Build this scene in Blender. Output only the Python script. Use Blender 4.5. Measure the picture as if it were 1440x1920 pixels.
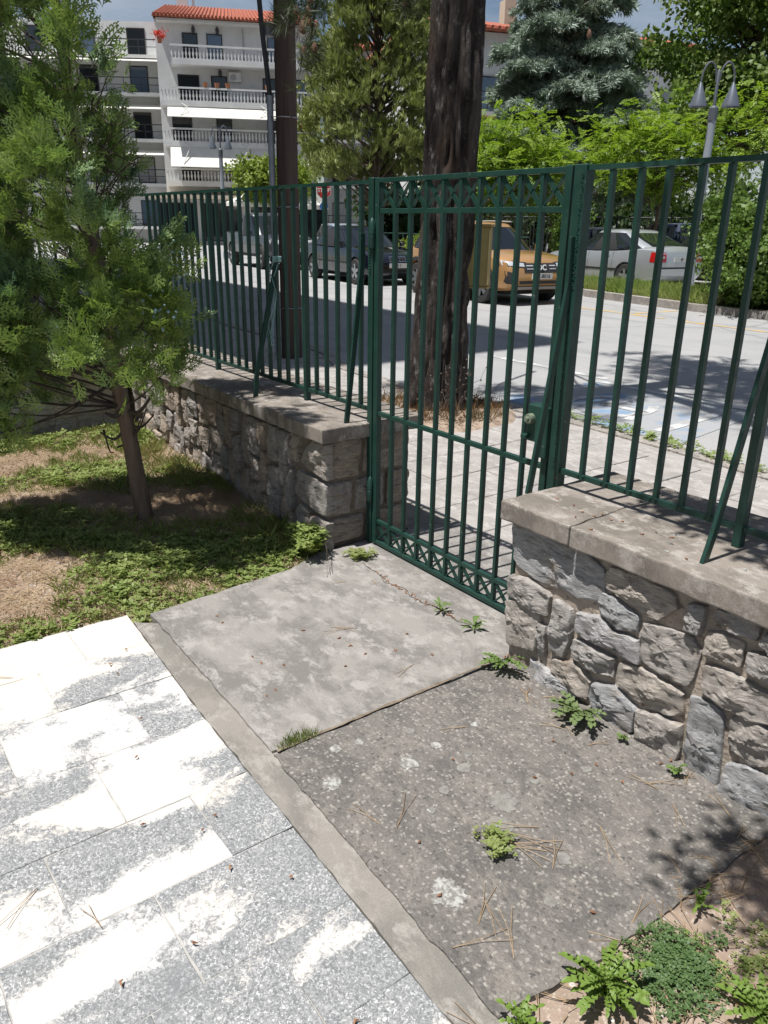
import bpy, bmesh, math, random
import numpy as np
from mathutils import Vector, Matrix, noise as mnoise
for o in list(bpy.data.objects): bpy.data.objects.remove(o)
S = bpy.context.scene
COL = S.collection
R_ = math.radians
# ------------------------------------------------------------------ camera
cd = bpy.data.cameras.new('Camera'); cam = bpy.data.objects.new('Camera', cd); COL.objects.link(cam)
cd.sensor_fit = 'VERTICAL'; cd.sensor_height = 36.0; cd.lens = 27.375
cd.clip_start = .05; cd.clip_end = 3000
cam.matrix_world = Matrix(((0.59457, -0.28547, 0.75166, 2.906), (0.80392, 0.19470, -0.56196, -2.119), (0.014076, 0.93840, 0.34526, 1.5), (0, 0, 0, 1)))
S.camera = cam
S.render.resolution_x = 768; S.render.resolution_y = 1024
# ------------------------------------------------------------------ sky and sun (light travels +Y, steeply down)
LX, LY = 0.03, 0.335
sun_dir = Vector((-LX, -LY, 1)).normalized()           # towards the sun
elev = math.asin(sun_dir.z); azim = math.atan2(sun_dir.x, sun_dir.y)
W = bpy.data.worlds.new('World'); S.world = W; W.use_nodes = True
wn = W.node_tree.nodes; wl = W.node_tree.links
sky = wn.new('ShaderNodeTexSky'); sky.sky_type = 'NISHITA'; sky.sun_disc = False
sky.sun_elevation = elev; sky.sun_rotation = azim; sky.air_density = 1.0; sky.dust_density = .6; sky.ozone_density = 1.0
bg = wn['Background']; bg.inputs[1].default_value = 0.056
# thin white cloud veil mixed into the sky
tc = wn.new('ShaderNodeTexCoord'); mp = wn.new('ShaderNodeMapping'); mp.inputs['Scale'].default_value = (1.0, 1.0, 3.2)
cn = wn.new('ShaderNodeTexNoise'); cn.inputs['Scale'].default_value = 2.6; cn.inputs['Detail'].default_value = 7; cn.inputs['Roughness'].default_value = .58
cr = wn.new('ShaderNodeValToRGB'); cr.color_ramp.elements[0].position = .41; cr.color_ramp.elements[1].position = .80
cr.color_ramp.elements[0].color = (0, 0, 0, 1); cr.color_ramp.elements[1].color = (.75, .75, .75, 1)
cm = wn.new('ShaderNodeMixRGB'); cm.inputs[2].default_value = (9.0, 9.5, 10.4, 1)
wl.new(tc.outputs['Generated'], mp.inputs[0]); wl.new(mp.outputs[0], cn.inputs['Vector']); wl.new(cn.outputs[0], cr.inputs[0])
wl.new(cr.outputs[0], cm.inputs[0]); wl.new(sky.outputs[0], cm.inputs[1]); wl.new(cm.outputs[0], bg.inputs[0])
sd = bpy.data.lights.new('Sun', 'SUN'); sun = bpy.data.objects.new('Sun', sd); COL.objects.link(sun)
sd.energy = 5.0; sd.angle = R_(.53); sd.color = (1.0, .975, .935)
sun.rotation_euler = sun_dir.to_track_quat('Z', 'Y').to_euler(); sun.location = sun_dir * 60
S.view_settings.view_transform = 'Standard'; S.view_settings.look = 'None'
S.view_settings.exposure = 0.40; S.view_settings.gamma = 1.0; S.view_settings.use_curve_mapping = False
S.render.engine = 'CYCLES'
try:
    S.cycles.max_bounces = 8; S.cycles.transparent_max_bounces = 8
except Exception: pass

# ================================================================== helpers
rnd = random.Random(7)
def U(a, b): return rnd.uniform(a, b)
def tag(o, label=None, cat=None, group=None, kind=None):
    if label: o['label'] = label
    if cat: o['category'] = cat
    if group: o['group'] = group
    if kind: o['kind'] = kind
    return o
def thing(name, label, cat, loc=(0, 0, 0), rz=0.0, group=None):
    o = bpy.data.objects.new(name, None); COL.objects.link(o)
    o.location = loc; o.rotation_euler = (0, 0, rz); o.empty_display_size = .1
    return tag(o, label, cat, group)
def link(name, me, mat=None, parent=None, loc=None, rot=None):
    o = bpy.data.objects.new(name, me); COL.objects.link(o)
    if mat is not None and len(me.materials) == 0:
        for m in (mat if isinstance(mat, (list, tuple)) else [mat]): me.materials.append(m)
    if parent is not None: o.parent = parent
    if loc is not None: o.location = loc
    if rot is not None: o.rotation_euler = rot
    return o
def np_mesh(name, V, F, smooth=False):
    """V (n,3), F (m,k) constant k"""
    V = np.ascontiguousarray(V, dtype=np.float32); F = np.ascontiguousarray(F, dtype=np.int32)
    me = bpy.data.meshes.new(name)
    me.vertices.add(len(V)); me.vertices.foreach_set('co', V.ravel())
    k = F.shape[1]; m = len(F)
    me.loops.add(m * k); me.loops.foreach_set('vertex_index', F.ravel())
    me.polygons.add(m); me.polygons.foreach_set('loop_start', np.arange(0, m * k, k, dtype=np.int32))
    try: me.polygons.foreach_set('loop_total', np.full(m, k, dtype=np.int32))
    except Exception: pass
    if smooth: me.polygons.foreach_set('use_smooth', np.ones(m, dtype=bool))
    me.update(calc_edges=True); me.validate()
    return me
class MB:
    """collects shapes, builds ONE mesh object"""
    def __init__(s): s.v = []; s.f = []; s.mi = []
    def add(s, vs, fs, m=0):
        b = len(s.v); s.v += [tuple(v) for v in vs]
        for f in fs: s.f.append(tuple(b + i for i in f)); s.mi.append(m)
        return s
    def box(s, x0, x1, y0, y1, z0, z1, m=0):
        vs = [(x0, y0, z0), (x1, y0, z0), (x1, y1, z0), (x0, y1, z0), (x0, y0, z1), (x1, y0, z1), (x1, y1, z1), (x0, y1, z1)]
        return s.add(vs, [(3, 2, 1, 0), (4, 5, 6, 7), (0, 1, 5, 4), (1, 2, 6, 5), (2, 3, 7, 6), (3, 0, 4, 7)], m)
    def bar(s, p0, p1, w, d, up=(0, 0, 1), m=0):
        """rectangular bar from p0 to p1, w across, d along 'up'"""
        p0 = Vector(p0); p1 = Vector(p1); t = (p1 - p0).normalized(); up = Vector(up)
        a = t.cross(up)
        if a.length < 1e-4: a = t.cross(Vector((1, 0, 0)))
        a.normalize(); b = a.cross(t).normalized()
        vs = []
        for p in (p0, p1):
            for i, j in ((-1, -1), (1, -1), (1, 1), (-1, 1)): vs.append(p + a * (i * w / 2) + b * (j * d / 2))
        return s.add(vs, [(3, 2, 1, 0), (4, 5, 6, 7), (0, 1, 5, 4), (1, 2, 6, 5), (2, 3, 7, 6), (3, 0, 4, 7)], m)
    def tube(s, pts, rad, n=8, m=0, cap=True):
        pts = [Vector(p) for p in pts]
        if not isinstance(rad, (list, tuple)): rad = [rad] * len(pts)
        b = len(s.v); u = None
        for i, p in enumerate(pts):
            t = (pts[min(i + 1, len(pts) - 1)] - pts[max(i - 1, 0)])
            if t.length < 1e-9: t = Vector((0, 0, 1))
            t.normalize()
            if u is None:
                u = t.cross(Vector((0, 0, 1)))
                if u.length < .05: u = t.cross(Vector((1, 0, 0)))
                u.normalize()
            else:
                u = (u - t * u.dot(t))
                if u.length < 1e-6: u = t.cross(Vector((0.3, 1, 0)))
                u.normalize()
            w = t.cross(u)
            for k in range(n):
                a = 2 * math.pi * k / n
                s.v.append(tuple(p + (u * math.cos(a) + w * math.sin(a)) * rad[i]))
        for i in range(len(pts) - 1):
            for k in range(n):
                k2 = (k + 1) % n
                s.f.append((b + i * n + k, b + i * n + k2, b + (i + 1) * n + k2, b + (i + 1) * n + k)); s.mi.append(m)
        if cap:
            s.f.append(tuple(b + k for k in range(n - 1, -1, -1))); s.mi.append(m)
            e = b + (len(pts) - 1) * n
            s.f.append(tuple(e + k for k in range(n))); s.mi.append(m)
        return s
    def lathe(s, prof, c=(0, 0, 0), n=16, axis='Z', m=0):
        b = len(s.v)
        for r, h in prof:
            for k in range(n):
                a = 2 * math.pi * k / n; x, y = r * math.cos(a), r * math.sin(a)
                q = (x, y, h) if axis == 'Z' else ((x, h, y) if axis == 'Y' else (h, x, y))
                s.v.append((c[0] + q[0], c[1] + q[1], c[2] + q[2]))
        for i in range(len(prof) - 1):
            for k in range(n):
                k2 = (k + 1) % n
                s.f.append((b + i * n + k, b + i * n + k2, b + (i + 1) * n + k2, b + (i + 1) * n + k)); s.mi.append(m)
        return s
    def prism(s, poly, y0, y1, m=0, axes='xz'):
        """poly extruded; axes xz -> along y, xy -> along z, yz -> along x"""
        def P(a, b, c): return {'xz': (a, c, b), 'xy': (a, b, c), 'yz': (c, a, b)}[axes]
        n = len(poly); b = len(s.v)
        for c in (y0, y1):
            for p in poly: s.v.append(P(p[0], p[1], c))
        s.f.append(tuple(b + i for i in range(n))); s.mi.append(m)
        s.f.append(tuple(b + n + i for i in range(n - 1, -1, -1))); s.mi.append(m)
        for i in range(n):
            j = (i + 1) % n
            s.f.append((b + i, b + n + i, b + n + j, b + j)); s.mi.append(m)
        return s
    def mesh(s, name, smooth=False, off=None, fix=True):
        me = bpy.data.meshes.new(name)
        vs = s.v if off is None else [(v[0] - off[0], v[1] - off[1], v[2] - off[2]) for v in s.v]
        me.from_pydata(vs, [], s.f)
        if any(s.mi): me.polygons.foreach_set('material_index', s.mi)
        if fix:
            bm = bmesh.new(); bm.from_mesh(me); bmesh.ops.recalc_face_normals(bm, faces=bm.faces); bm.to_mesh(me); bm.free()
        if smooth:
            me.polygons.foreach_set('use_smooth', [True] * len(me.polygons))
            try: me.set_sharp_from_angle(angle=R_(38))
            except Exception: pass
        me.update()
        return me
    def build(s, name, mat, parent=None, smooth=False, off=None, loc=None, rot=None):
        return link(name, s.mesh(name, smooth, off), mat, parent, loc, rot)
def bevel_mesh(me, w, seg=1, ang=40):
    bm = bmesh.new(); bm.from_mesh(me)
    es = [e for e in bm.edges if len(e.link_faces) == 2 and e.calc_face_angle(0) > R_(ang)]
    bmesh.ops.bevel(bm, geom=es, offset=w, segments=seg, profile=.6, affect='EDGES', clamp_overlap=True)
    bm.to_mesh(me); bm.free(); me.update(); return me
def fbm(x, y, z, o=4, H=1.0): return mnoise.fractal(Vector((x, y, z)), H, 2.1, o)

# ================================================================== materials
def mat_new(name):
    m = bpy.data.materials.new(name); m.use_nodes = True
    nt = m.node_tree; b = nt.nodes['Principled BSDF']
    return m, nt, b
def n_new(nt, t, **kw):
    n = nt.nodes.new(t)
    for k, v in kw.items():
        if k in n.inputs: n.inputs[k].default_value = v
        else: setattr(n, k, v)
    return n
def pos(nt, scale=(1, 1, 1), rot=(0, 0, 0)):
    g = nt.nodes.new('ShaderNodeNewGeometry'); mp = nt.nodes.new('ShaderNodeMapping')
    mp.inputs['Scale'].default_value = scale; mp.inputs['Rotation'].default_value = rot
    nt.links.new(g.outputs['Position'], mp.inputs[0]); return mp.outputs[0]
def noise_n(nt, vec, scale, detail=6, rough=.6, dist=0.0):
    n = n_new(nt, 'ShaderNodeTexNoise', Scale=scale, Detail=detail, Roughness=rough, Distortion=dist)
    nt.links.new(vec, n.inputs['Vector']); return n.outputs[0]
def ramp(nt, fac, p0, p1, c0=(0, 0, 0, 1), c1=(1, 1, 1, 1), interp='LINEAR'):
    r = nt.nodes.new('ShaderNodeValToRGB'); r.color_ramp.interpolation = interp
    e = r.color_ramp.elements; e[0].position = p0; e[1].position = p1; e[0].color = c0; e[1].color = c1
    nt.links.new(fac, r.inputs[0]); return r.outputs[0]
def mixc(nt, fac, a, b, mode='MIX'):
    m = nt.nodes.new('ShaderNodeMixRGB'); m.blend_type = mode
    for i, v in ((0, fac), (1, a), (2, b)):
        if hasattr(v, 'is_linked') or hasattr(v, 'links'): nt.links.new(v, m.inputs[i])
        elif i == 0: m.inputs[0].default_value = v
        else: m.inputs[i].default_value = (v[0], v[1], v[2], 1)
    return m.outputs[0]
def bump(nt, b, h, strength=.4, dist=.01):
    n = n_new(nt, 'ShaderNodeBump', Strength=strength, Distance=dist)
    nt.links.new(h, n.inputs['Height'])
    if b.inputs['Normal'].is_linked:
        nt.links.new(b.inputs['Normal'].links[0].from_socket, n.inputs['Normal'])
    nt.links.new(n.outputs[0], b.inputs['Normal'])
def M(name, c, c2=None, rough=.8, scale=4., lo=.35, hi=.65, bs=None, bstr=.3, bd=.004, metal=0., spec=None, rv=0., detail=6, stretch=(1, 1, 1), c3=None, s3=30., l3=.55, h3=.7):
    """two/three tone noise material; bs bump scale; rv per-object brightness variation"""
    m, nt, b = mat_new(name)
    b.inputs['Roughness'].default_value = rough; b.inputs['Metallic'].default_value = metal
    if spec is not None: b.inputs['Specular IOR Level'].default_value = spec
    v = pos(nt, stretch)
    col = None
    if c2 is not None:
        f = ramp(nt, noise_n(nt, v, scale, detail), lo, hi); col = mixc(nt, f, c, c2)
    if c3 is not None:
        f = ramp(nt, noise_n(nt, v, s3, 3), l3, h3); col = mixc(nt, f, col if col else c, c3)
    if rv:
        oi = nt.nodes.new('ShaderNodeObjectInfo')
        mr = n_new(nt, 'ShaderNodeMapRange'); mr.inputs[3].default_value = 1 - rv; mr.inputs[4].default_value = 1 + rv
        nt.links.new(oi.outputs['Random'], mr.inputs[0])
        col = mixc(nt, 1.0, col if col else c, (1, 1, 1), 'MULTIPLY')
        nt.links.new(mr.outputs[0], col.node.inputs[2])
    if col: nt.links.new(col, b.inputs['Base Color'])
    else: b.inputs['Base Color'].default_value = (*c, 1)
    if bs: bump(nt, b, noise_n(nt, v, bs, 5, .65), bstr, bd)
    return m
def leaf_mat(name, ca, cb, cc=None, trans=.35, rough=.5, patch=1.2, spec=.35):
    """foliage: tone changes from leaf to leaf and in broad patches, some light passes through"""
    m, nt, b = mat_new(name)
    g = nt.nodes.new('ShaderNodeNewGeometry')
    f = g.outputs['Random Per Island']
    col = mixc(nt, f, ca, cb)
    if cc is not None:
        p = ramp(nt, noise_n(nt, pos(nt), patch, 3), .48, .68); col = mixc(nt, p, col, cc)
    nt.links.new(col, b.inputs['Base Color']); b.inputs['Roughness'].default_value = rough
    b.inputs['Specular IOR Level'].default_value = spec
    t = nt.nodes.new('ShaderNodeBsdfTranslucent'); nt.links.new(mixc(nt, 1.0, col, (1.0, 1.1, .55), 'MULTIPLY'), t.inputs[0])
    mx = nt.nodes.new('ShaderNodeMixShader'); mx.inputs[0].default_value = trans
    out = nt.nodes['Material Output']
    nt.links.new(b.outputs[0], mx.inputs[1]); nt.links.new(t.outputs[0], mx.inputs[2]); nt.links.new(mx.outputs[0], out.inputs[0])
    return m

# ------------------------------------------------------------------ surface materials
def m_concrete(name, base, dark, light, speck=None, fine=220., bs=.35):
    m, nt, b = mat_new(name); b.inputs['Roughness'].default_value = .9; b.inputs['Specular IOR Level'].default_value = .2
    v = pos(nt); v2 = pos(nt, (1, 1.5, 1), (0, 0, .5))
    col = mixc(nt, ramp(nt, noise_n(nt, v2, 3.2, 12, .76, .3), .44, .56), dark, base)
    col = mixc(nt, ramp(nt, noise_n(nt, v2, 8., 10, .78, .2), .51, .60), col, light)
    g = noise_n(nt, v, fine, 3, .7); col = mixc(nt, .35, col, ramp(nt, g, .3, .7, (.55, .55, .55, 1), (1.35, 1.35, 1.35, 1)), 'MULTIPLY')
    h = g
    if speck:
        wn_ = n_new(nt, 'ShaderNodeTexNoise', Scale=speck * .8, Detail=2.); nt.links.new(v, wn_.inputs['Vector'])
        wv = nt.nodes.new('ShaderNodeVectorMath'); wv.operation = 'MULTIPLY_ADD'; nt.links.new(wn_.outputs[1], wv.inputs[0]); wv.inputs[1].default_value = (1.5 / speck,) * 3; nt.links.new(v, wv.inputs[2])
        vo = n_new(nt, 'ShaderNodeTexVoronoi', Scale=speck); nt.links.new(wv.outputs[0], vo.inputs['Vector'])
        sep = nt.nodes.new('ShaderNodeSeparateColor'); nt.links.new(vo.outputs['Color'], sep.inputs[0])
        stone = ramp(nt, sep.outputs[0], .0, 1.0, (.070, .066, .063, 1), (.36, .335, .305, 1))
        near = ramp(nt, vo.outputs['Distance'], .34, .62, (1, 1, 1, 1), (0, 0, 0, 1))
        pick = ramp(nt, sep.outputs[1], .38, .46)
        k = mixc(nt, 1., near, pick, 'MULTIPLY'); col = mixc(nt, mixc(nt, 1., k, (.8, .8, .8), 'MULTIPLY'), col, stone)
        vo2 = n_new(nt, 'ShaderNodeTexVoronoi', Scale=speck * .42); nt.links.new(wv.outputs[0], vo2.inputs['Vector'])
        s2 = nt.nodes.new('ShaderNodeSeparateColor'); nt.links.new(vo2.outputs['Color'], s2.inputs[0])
        k2 = mixc(nt, 1., ramp(nt, vo2.outputs['Distance'], .16, .24, (1, 1, 1, 1), (0, 0, 0, 1)), ramp(nt, s2.outputs[0], .955, .97), 'MULTIPLY')
        col = mixc(nt, mixc(nt, 1., k2, (.55, .55, .55), 'MULTIPLY'), col, (.46, .43, .40))
        bump(nt, b, near, .5, .0035)
    nt.links.new(col, b.inputs['Base Color'])
    bump(nt, b, h, bs, .002); bump(nt, b, noise_n(nt, v, 26., 5, .6), .25, .006)
    return m
mat_slabA = m_concrete('smooth_concrete', (.268, .251, .234), (.178, .166, .154), (.328, .309, .291))
mat_slabB = m_concrete('aggregate_concrete', (.178, .163, .149), (.125, .116, .108), (.215, .196, .174), speck=95., bs=.7)
mat_strip = m_concrete('border_concrete', (.255, .235, .21), (.19, .178, .16), (.31, .29, .265))
mat_cap = m_concrete('cap_concrete', (.250, .218, .188), (.165, .145, .126), (.345, .315, .285), bs=.5)
mat_paver = m_concrete('paver_concrete', (.36, .335, .315), (.285, .265, .25), (.42, .40, .38))
# vermiculated fine ridges on the pavers
def _ridge(m):
    nt = m.node_tree; b = nt.nodes['Principled BSDF']
    w = n_new(nt, 'ShaderNodeTexWave', Scale=14., Distortion=1.2, Detail=2.); w.bands_direction = 'X'
    nt.links.new(pos(nt), w.inputs['Vector']); bump(nt, b, w.outputs[0], .35, .006)
_ridge(mat_paver)
mat_kerb = m_concrete('kerb_concrete', (.33, .30, .27), (.22, .20, .18), (.42, .39, .36), speck=60.)
def m_marble():
    m, nt, b = mat_new('weathered_marble'); b.inputs['Roughness'].default_value = .62; b.inputs['Specular IOR Level'].default_value = .3
    oi = nt.nodes.new('ShaderNodeObjectInfo')
    g = nt.nodes.new('ShaderNodeNewGeometry'); ad = nt.nodes.new('ShaderNodeVectorMath'); ad.operation = 'ADD'
    sc = nt.nodes.new('ShaderNodeVectorMath'); sc.operation = 'SCALE'; sc.inputs['Scale'].default_value = .45
    cmb = nt.nodes.new('ShaderNodeCombineXYZ'); nt.links.new(oi.outputs['Random'], cmb.inputs[2])
    nt.links.new(cmb.outputs[0], sc.inputs[0]); nt.links.new(g.outputs['Position'], ad.inputs[0]); nt.links.new(sc.outputs[0], ad.inputs[1])
    mp = nt.nodes.new('ShaderNodeMapping'); mp.inputs['Scale'].default_value = (1.9, .95, 1); mp.inputs['Rotation'].default_value = (0, 0, -.12)
    nt.links.new(ad.outputs[0], mp.inputs[0]); v = mp.outputs[0]
    big = noise_n(nt, v, 2.1, 5, .55, .5)                 # where the weathered crust is worn off
    gx = nt.nodes.new('ShaderNodeSeparateXYZ'); nt.links.new(g.outputs['Position'], gx.inputs[0])
    mr = n_new(nt, 'ShaderNodeMapRange'); mr.inputs[1].default_value = .2; mr.inputs[2].default_value = 2.3; mr.inputs[3].default_value = .058; mr.inputs[4].default_value = -.052
    nt.links.new(gx.outputs[0], mr.inputs[0])
    sm = nt.nodes.new('ShaderNodeMath'); sm.operation = 'ADD'; nt.links.new(big, sm.inputs[0]); nt.links.new(mr.outputs[0], sm.inputs[1])
    edge = noise_n(nt, ad.outputs[0], 48., 6, .8, 1.2)
    md = nt.nodes.new('ShaderNodeMath'); md.operation = 'MULTIPLY_ADD'; nt.links.new(edge, md.inputs[0]); md.inputs[1].default_value = .34; nt.links.new(sm.outputs[0], md.inputs[2])
    worn = ramp(nt, md.outputs[0], .655, .705)
    vein = noise_n(nt, ad.outputs[0], 58., 6, .78, 1.6)
    v2_ = noise_n(nt, ad.outputs[0], 150., 5, .75, .8); grey = mixc(nt, ramp(nt, vein, .42, .62), (.150, .155, .160), (.33, .33, .33)); grey = mixc(nt, ramp(nt, v2_, .53, .60), grey, (.56, .56, .56)); grey = mixc(nt, ramp(nt, v2_, .34, .40, (1, 1, 1, 1), (0, 0, 0, 1)), grey, (.085, .09, .095))
    grey = mixc(nt, ramp(nt, noise_n(nt, ad.outputs[0], 5., 6, .6), .42, .70, (0, 0, 0, 1), (.6, .6, .6, 1)), grey, (.19, .195, .20))
    tint = ramp(nt, noise_n(nt, ad.outputs[0], 1.1, 3), .35, .66, (.56, .56, .56, 1), (.60, .545, .475, 1))
    white = mixc(nt, ramp(nt, vein, .36, .44), (.56, .54, .52), tint)
    nt.links.new(mixc(nt, worn, grey, white), b.inputs['Base Color'])
    bump(nt, b, vein, .35, .002); bump(nt, b, worn, .25, .002)
    return m
mat_marble = m_marble()
mat_grout = M('joint_mortar', (.42, .405, .38), (.24, .23, .21), scale=9, lo=.45, hi=.65, bs=80)
def m_asphalt():
    m, nt, b = mat_new('pale_old_asphalt'); b.inputs['Roughness'].default_value = .88; b.inputs['Specular IOR Level'].default_value = .25
    v = pos(nt)
    col = mixc(nt, ramp(nt, noise_n(nt, v, .55, 8, .6), .38, .62), (.300, .300, .300), (.345, .340, .335))
    col = mixc(nt, ramp(nt, noise_n(nt, pos(nt, (.25, 1.6, 1), (0, 0, .14)), 1.2, 5, .55), .52, .66), col, (.265, .265, .268))
    col = mixc(nt, .4, col, ramp(nt, noise_n(nt, v, 90., 3, .7), .3, .7, (.6, .6, .6, 1), (1.3, 1.3, 1.3, 1)), 'MULTIPLY')
    vo = n_new(nt, 'ShaderNodeTexVoronoi', Scale=.23); vo.feature = 'DISTANCE_TO_EDGE'
    nz = n_new(nt, 'ShaderNodeTexNoise', Scale=1.4, Detail=5.); nt.links.new(v, nz.inputs['Vector'])
    nt.links.new(mixc(nt, .35, v, nz.outputs[1]), vo.inputs['Vector'])
    col = mixc(nt, ramp(nt, vo.outputs['Distance'], .0, .006, (.6, .6, .6, 1), (0, 0, 0, 1)), col, (.16, .16, .16))
    nt.links.new(col, b.inputs['Base Color']); bump(nt, b, noise_n(nt, v, 120., 3), .3, .004)
    return m
mat_asphalt = m_asphalt()
mat_soil = M('garden_soil', (.25, .18, .128), (.40, .315, .24), rough=.95, scale=7, lo=.38, hi=.62, bs=45, bstr=.8, bd=.012, c3=(.42, .36, .31), s3=70, l3=.60, h3=.68, detail=9)
mat_gravel_soil = M('gravelly_soil', (.34, .26, .205), (.245, .185, .145), rough=.95, scale=11, bs=80, bstr=.7, bd=.006, c3=(.44, .37, .31), s3=90, l3=.56, h3=.66, detail=9)
mat_ground = M('far_ground', (.16, .15, .12), (.10, .12, .06), rough=.95, scale=.3)
mat_yellowline = M('worn_yellow_paint', (.52, .34, .11), (.34, .31, .26), rough=.8, scale=5, lo=.45, hi=.6, detail=9)
mat_whiteline = M('worn_white_paint', (.56, .56, .56), (.33, .33, .325), rough=.8, scale=6, lo=.42, hi=.56, detail=9)
mat_blueline = M('worn_blue_paint', (.17, .26, .38), (.31, .315, .32), rough=.8, scale=2.6, lo=.36, hi=.50, detail=9)

# ------------------------------------------------------------------ ground sheets
def sheet(name, x0, x1, y0, y1, z, mat, kind='structure', parent=None):
    o = MB().add([(x0, y0, z), (x1, y0, z), (x1, y1, z), (x0, y1, z)], [(0, 1, 2, 3)]).build(name, mat, parent)
    if parent is None: tag(o, kind=kind)
    return o
sheet('ground', -900, 900, -600, 1200, -.16, mat_ground)
def road_z(y): return -.03 + .0105 * (y - 3) if y < 11 else .054
rb = MB(); ys = [2.2, 4, 6, 8, 11, 20, 40, 75]
for i in range(len(ys) - 1):
    rb.add([(-95, ys[i], road_z(ys[i])), (60, ys[i], road_z(ys[i])), (60, ys[i + 1], road_z(ys[i + 1])), (-95, ys[i + 1], road_z(ys[i + 1]))], [(0, 1, 2, 3)])
tag(rb.build('road', mat_asphalt), kind='structure')
def paint(name, poly, mat, dz=.004, parent=None):
    o = MB().add([(x, y, road_z(y) + dz) for x, y in poly], [tuple(range(len(poly)))]).build(name, mat); tag(o, kind='structure'); return o
th = R_(-6.5)
def strip_poly(x0, y0, L, w, a): 
    c, s = math.cos(a), math.sin(a)
    return [(x0, y0), (x0 + L * c, y0 + L * s), (x0 + L * c - w * s, y0 + L * s + w * c), (x0 - w * s, y0 + w * c)]
paint('yellow_road_line', strip_poly(-14.5, 11.05, 9.2, .13, th), mat_yellowline)
paint('yellow_parking_line', strip_poly(-6.2, 10.35, .13, 1.1, th), mat_yellowline)
paint('yellow_parking_line', strip_poly(-5.0, 9.95, 4.5, .12, R_(-4)), mat_yellowline)
paint('white_road_line', [(-4.2, 4.75), (-2.35, 4.72), (-2.35, 4.82), (-4.2, 4.85)], mat_whiteline)
# faded blue parking bay with the remains of a white wheelchair sign
paint('blue_parking_bay', [(-2.45, 3.12), (-.35, 3.1), (-.55, 4.72), (-2.3, 4.66)], mat_blueline)
wc = MB()
def wadd(poly): wc.add([(x, y, road_z(y) + .008) for x, y in poly], [tuple(range(len(poly)))])
wadd([(-2.38, 4.52), (-.62, 4.58), (-.62, 4.66), (-2.36, 4.62)])
wadd([(-.72, 3.3), (-.62, 3.3), (-.70, 4.5), (-.79, 4.5)])
for k in range(14):                                        # wheel ring
    a0 = 2 * math.pi * k / 18 + 2.2; a1 = 2 * math.pi * (k + 1) / 18 + 2.2
    wadd([(-1.5 + .33 * math.cos(a0), 3.72 + .38 * math.sin(a0)), (-1.5 + .33 * math.cos(a1), 3.72 + .38 * math.sin(a1)), (-1.5 + .42 * math.cos(a1), 3.72 + .48 * math.sin(a1)), (-1.5 + .42 * math.cos(a0), 3.72 + .48 * math.sin(a0))])
wadd([(-1.62, 3.7), (-1.52, 3.7), (-1.48, 4.25), (-1.6, 4.25)]); wadd([(-1.6, 3.7), (-1.18, 3.72), (-1.18, 3.8), (-1.6, 3.8)]); wadd([(-1.2, 3.8), (-1.12, 3.8), (-1.02, 3.42), (-1.1, 3.4)])
tag(wc.build('wheelchair_marking', mat_whiteline), kind='structure')

# pavement outside the fence
pedge = [(-60, 10.5), (-30, 6.4), (-12, 3.9), (-8.3, 3.45), (-6.7, 3.41), (-5.4, 3.25), (-4.5, 2.85), (-3.2, 2.72), (-1.42, 3.02), (-.43, 2.98), (.45, 2.9), (8, 2.6), (60, 2.0)]
pv = MB().prism(pedge + [(60, .25), (-60, .25)], -.12, -.016, axes='xy').build('pavement', mat_paver); tag(pv, kind='structure')
kb = MB()
for i in range(len(pedge) - 1):
    a = Vector((*pedge[i], 0)); b = Vector((*pedge[i + 1], 0)); t = (b - a).normalized(); n = Vector((-t.y, t.x, 0))
    p = [a - n * .14, b - n * .14, b + n * .008, a + n * .008]
    kb.prism([(q.x, q.y) for q in p], -.13, -.004 + .002 * (i % 2), axes='xy')
tag(kb.build('kerb', mat_kerb), kind='structure')
# paving tiles, each its own piece
tm = bevel_mesh(MB().box(-.2, .2, -.2, .2, -.05, 0).mesh('paver'), .004); tm.materials.append(mat_paver)
k = 0
for j in range(6):
    for i in range(-13, 9):
        x = -.435 + .41 * i; y = .73 + .41 * j
        if math.hypot(x + 2.15, y - 2.2) < .62: continue
        ee = np.interp(x, [p[0] for p in pedge], [p[1] for p in pedge])
        if y + .2 > ee - .13: continue
        o = link('paver', tm, None, pv, (x + U(-.002, .002), y + U(-.002, .002), U(-.002, .003)), (U(-.006, .006), U(-.006, .006), 0)); k += 1
# tree pit earth
pit = MB().lathe([(.72, -.03), (.66, .012), (.3, .05), (.02, .06)], (-2.15, 2.2, 0), 24).build('tree_pit_soil', mat_soil, smooth=True); tag(pit, kind='structure')

# ------------------------------------------------------------------ inside: lawn soil, paving, concrete
def soil_h(x, y):
    left = max(0., min(1., (-.15 - x) / 2.3)); e = max(0., min(1., (-x + .02) / .25))
    return -.03 + .045 * e + .085 * left + .022 * fbm(x * 2.2, y * 2.2, 3.3, 4) * e
def grid_sheet(name, x0, x1, y0, y1, step, hf, mat):
    nx = int((x1 - x0) / step) + 1; ny = int((y1 - y0) / step) + 1
    V = [(x0 + i * step, y0 + j * step, hf(x0 + i * step, y0 + j * step)) for j in range(ny) for i in range(nx)]
    F = [(j * nx + i, j * nx + i + 1, (j + 1) * nx + i + 1, (j + 1) * nx + i) for j in range(ny - 1) for i in range(nx - 1)]
    o = link(name, np_mesh(name, np.array(V), np.array(F), True), mat); tag(o, kind='structure'); return o
grid_sheet('garden_soil', -2.72, .30, -4.7, -.2, .03, soil_h, mat_soil)
def gsoil_h(x, y): return -.008 + .018 * max(0, min(1, (x - 2.15) / .25)) + .012 * fbm(x * 4, y * 4, 1.3, 4)
grid_sheet('gravel_soil', 2.08, 5.0, -1.75, -.2, .03, gsoil_h, mat_gravel_soil)
sheet('paving_bed', -.06, 9, -7, -1.2, -.035, mat_grout)
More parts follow.
